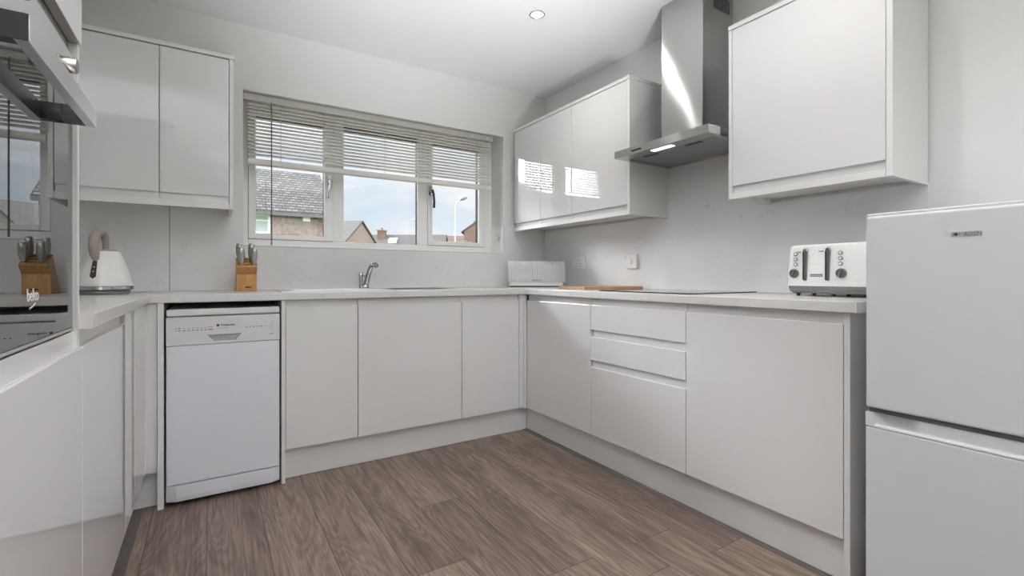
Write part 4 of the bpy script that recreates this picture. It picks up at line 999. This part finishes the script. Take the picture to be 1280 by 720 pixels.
tcx, tcy = dd * 0.5344 + xr * 0.8452, dd * 0.8452 - xr * 0.5344
def tl(dx, z, r): return (dx * 0.845, -dx * 0.534, z, r)
tree('tree', 'bushy green tree behind the brick house in the right pane', tcx, tcy, [tl(-1.6, 6.3, 1.0), tl(-0.6, 7.6, 1.2), tl(0.5, 8.9, 1.3), tl(1.2, 10.4, 1.1), tl(1.4, 7.5, 1.8), tl(0.0, 6.2, 1.4), tl(2.6, 9.4, 1.8), tl(2.2, 11.3, 0.9)], 170, 0.22, 0.3)
hm = MB()
for k in range(26):
    dx = -4.9 + 0.16 * k; r = R.uniform(0.28, 0.5)
    hm.ball((45 * 0.5344 + dx * 0.8452, 45 * 0.8452 - dx * 0.5344, 3.55 + R.uniform(0, 0.45)), r, 2)
    hm.ball((45 * 0.5344 + dx * 0.8452, 45 * 0.8452 - dx * 0.5344, 3.0), 0.6, 1)
    hm.box(45 * 0.5344 + dx * 0.8452 - .1, 45 * 0.5344 + dx * 0.8452 + .1, 45 * 0.8452 - dx * 0.5344 - .1, 45 * 0.8452 - dx * 0.5344 + .1, GZ, 3.2)
tag(build('hedge', hm, MT['hedge']), 'grey-green hedge at the foot of the street lamp', 'hedge', kind='stuff')

# ------------------------------------------------------------------ sky and daylight
w = bpy.data.worlds.new('sky'); SC.world = w; w.use_nodes = True; nt = w.node_tree
bg = nt.nodes['Background']; SKY_Z, SKY_S = 2.5, 1.5
tc = N(nt, 'ShaderNodeTexCoord'); mp = N(nt, 'ShaderNodeMapping'); mp.inputs['Scale'].default_value = (1, 1, 3.2)
nt.links.new(tc.outputs['Generated'], mp.inputs['Vector'])
n1 = noise(nt, mp.outputs[0], 3.2, 6, 0.55, 0.4)
r1 = ramp(nt, n1.outputs['Fac'], [(0.36, (0.68, 0.79, 0.90)), (0.50, (0.79, 0.84, 0.91)), (0.60, (0.92, 0.92, 0.95)), (0.74, (0.80, 0.83, 0.89))])
nt.links.new(r1.outputs[0], bg.inputs['Color'])
# an overcast sky: brighter towards the zenith and round the veiled sun on the garden side
nr = N(nt, 'ShaderNodeVectorMath', operation='NORMALIZE'); nt.links.new(tc.outputs['Generated'], nr.inputs[0])
def sky_ramp(direction, stops):
    d = N(nt, 'ShaderNodeVectorMath', operation='DOT_PRODUCT'); d.inputs[1].default_value = direction
    nt.links.new(nr.outputs[0], d.inputs[0])
    mr = N(nt, 'ShaderNodeMapRange', interpolation_type='SMOOTHSTEP')
    mr.inputs['From Min'].default_value, mr.inputs['From Max'].default_value, mr.inputs['To Min'].default_value, mr.inputs['To Max'].default_value = stops
    nt.links.new(d.outputs['Value'], mr.inputs['Value']); return mr.outputs['Result']
z_up = sky_ramp((0, 0, 1), (0.17, 0.55, 0.0, SKY_Z)); s_side = sky_ramp((0, -0.94, 0.34), (-0.1, 0.9, 0.0, SKY_S))
ad = N(nt, 'ShaderNodeMath', operation='ADD'); nt.links.new(z_up, ad.inputs[0]); nt.links.new(s_side, ad.inputs[1])
ad2 = N(nt, 'ShaderNodeMath', operation='ADD'); nt.links.new(ad.outputs[0], ad2.inputs[0]); ad2.inputs[1].default_value = 0.98
nt.links.new(ad2.outputs[0], bg.inputs['Strength'])
sun = bpy.data.lights.new('hazy_sun', 'SUN'); sun.energy = 12.0; sun.angle = math.radians(34); sun.color = (0.93, 0.97, 1.0)
so = bpy.data.objects.new('hazy_sun', sun); COL.objects.link(so); so.location = (0, 20, 20)
so.rotation_euler = Vector((0.9, -1.0, -0.66)).to_track_quat('-Z', 'Y').to_euler()

# ------------------------------------------------------------------ camera
cam = bpy.data.cameras.new('camera'); co = bpy.data.objects.new('camera', cam); COL.objects.link(co)
cam.sensor_width = 36; cam.lens = 595 / 1280 * 36; cam.shift_y = -(360 - 345) / 1280; cam.clip_start = 0.01; cam.clip_end = 500
yaw = math.atan((640 - 264) / 595)
co.location = (0, 0, 0.994); co.rotation_euler = (PI / 2, 0, -yaw)
SC.camera = co
SC.view_settings.view_transform = 'Standard'; SC.view_settings.look = 'None'; SC.view_settings.exposure = 0.16; SC.view_settings.gamma = 1.0
SC.view_settings.use_curve_mapping = False
cy_ = SC.cycles
cy_.max_bounces = 10; cy_.diffuse_bounces = 6; cy_.glossy_bounces = 5; cy_.transparent_max_bounces = 12; cy_.sample_clamp_indirect = 6.0
cy_.use_denoising = True; cy_.caustics_reflective = False
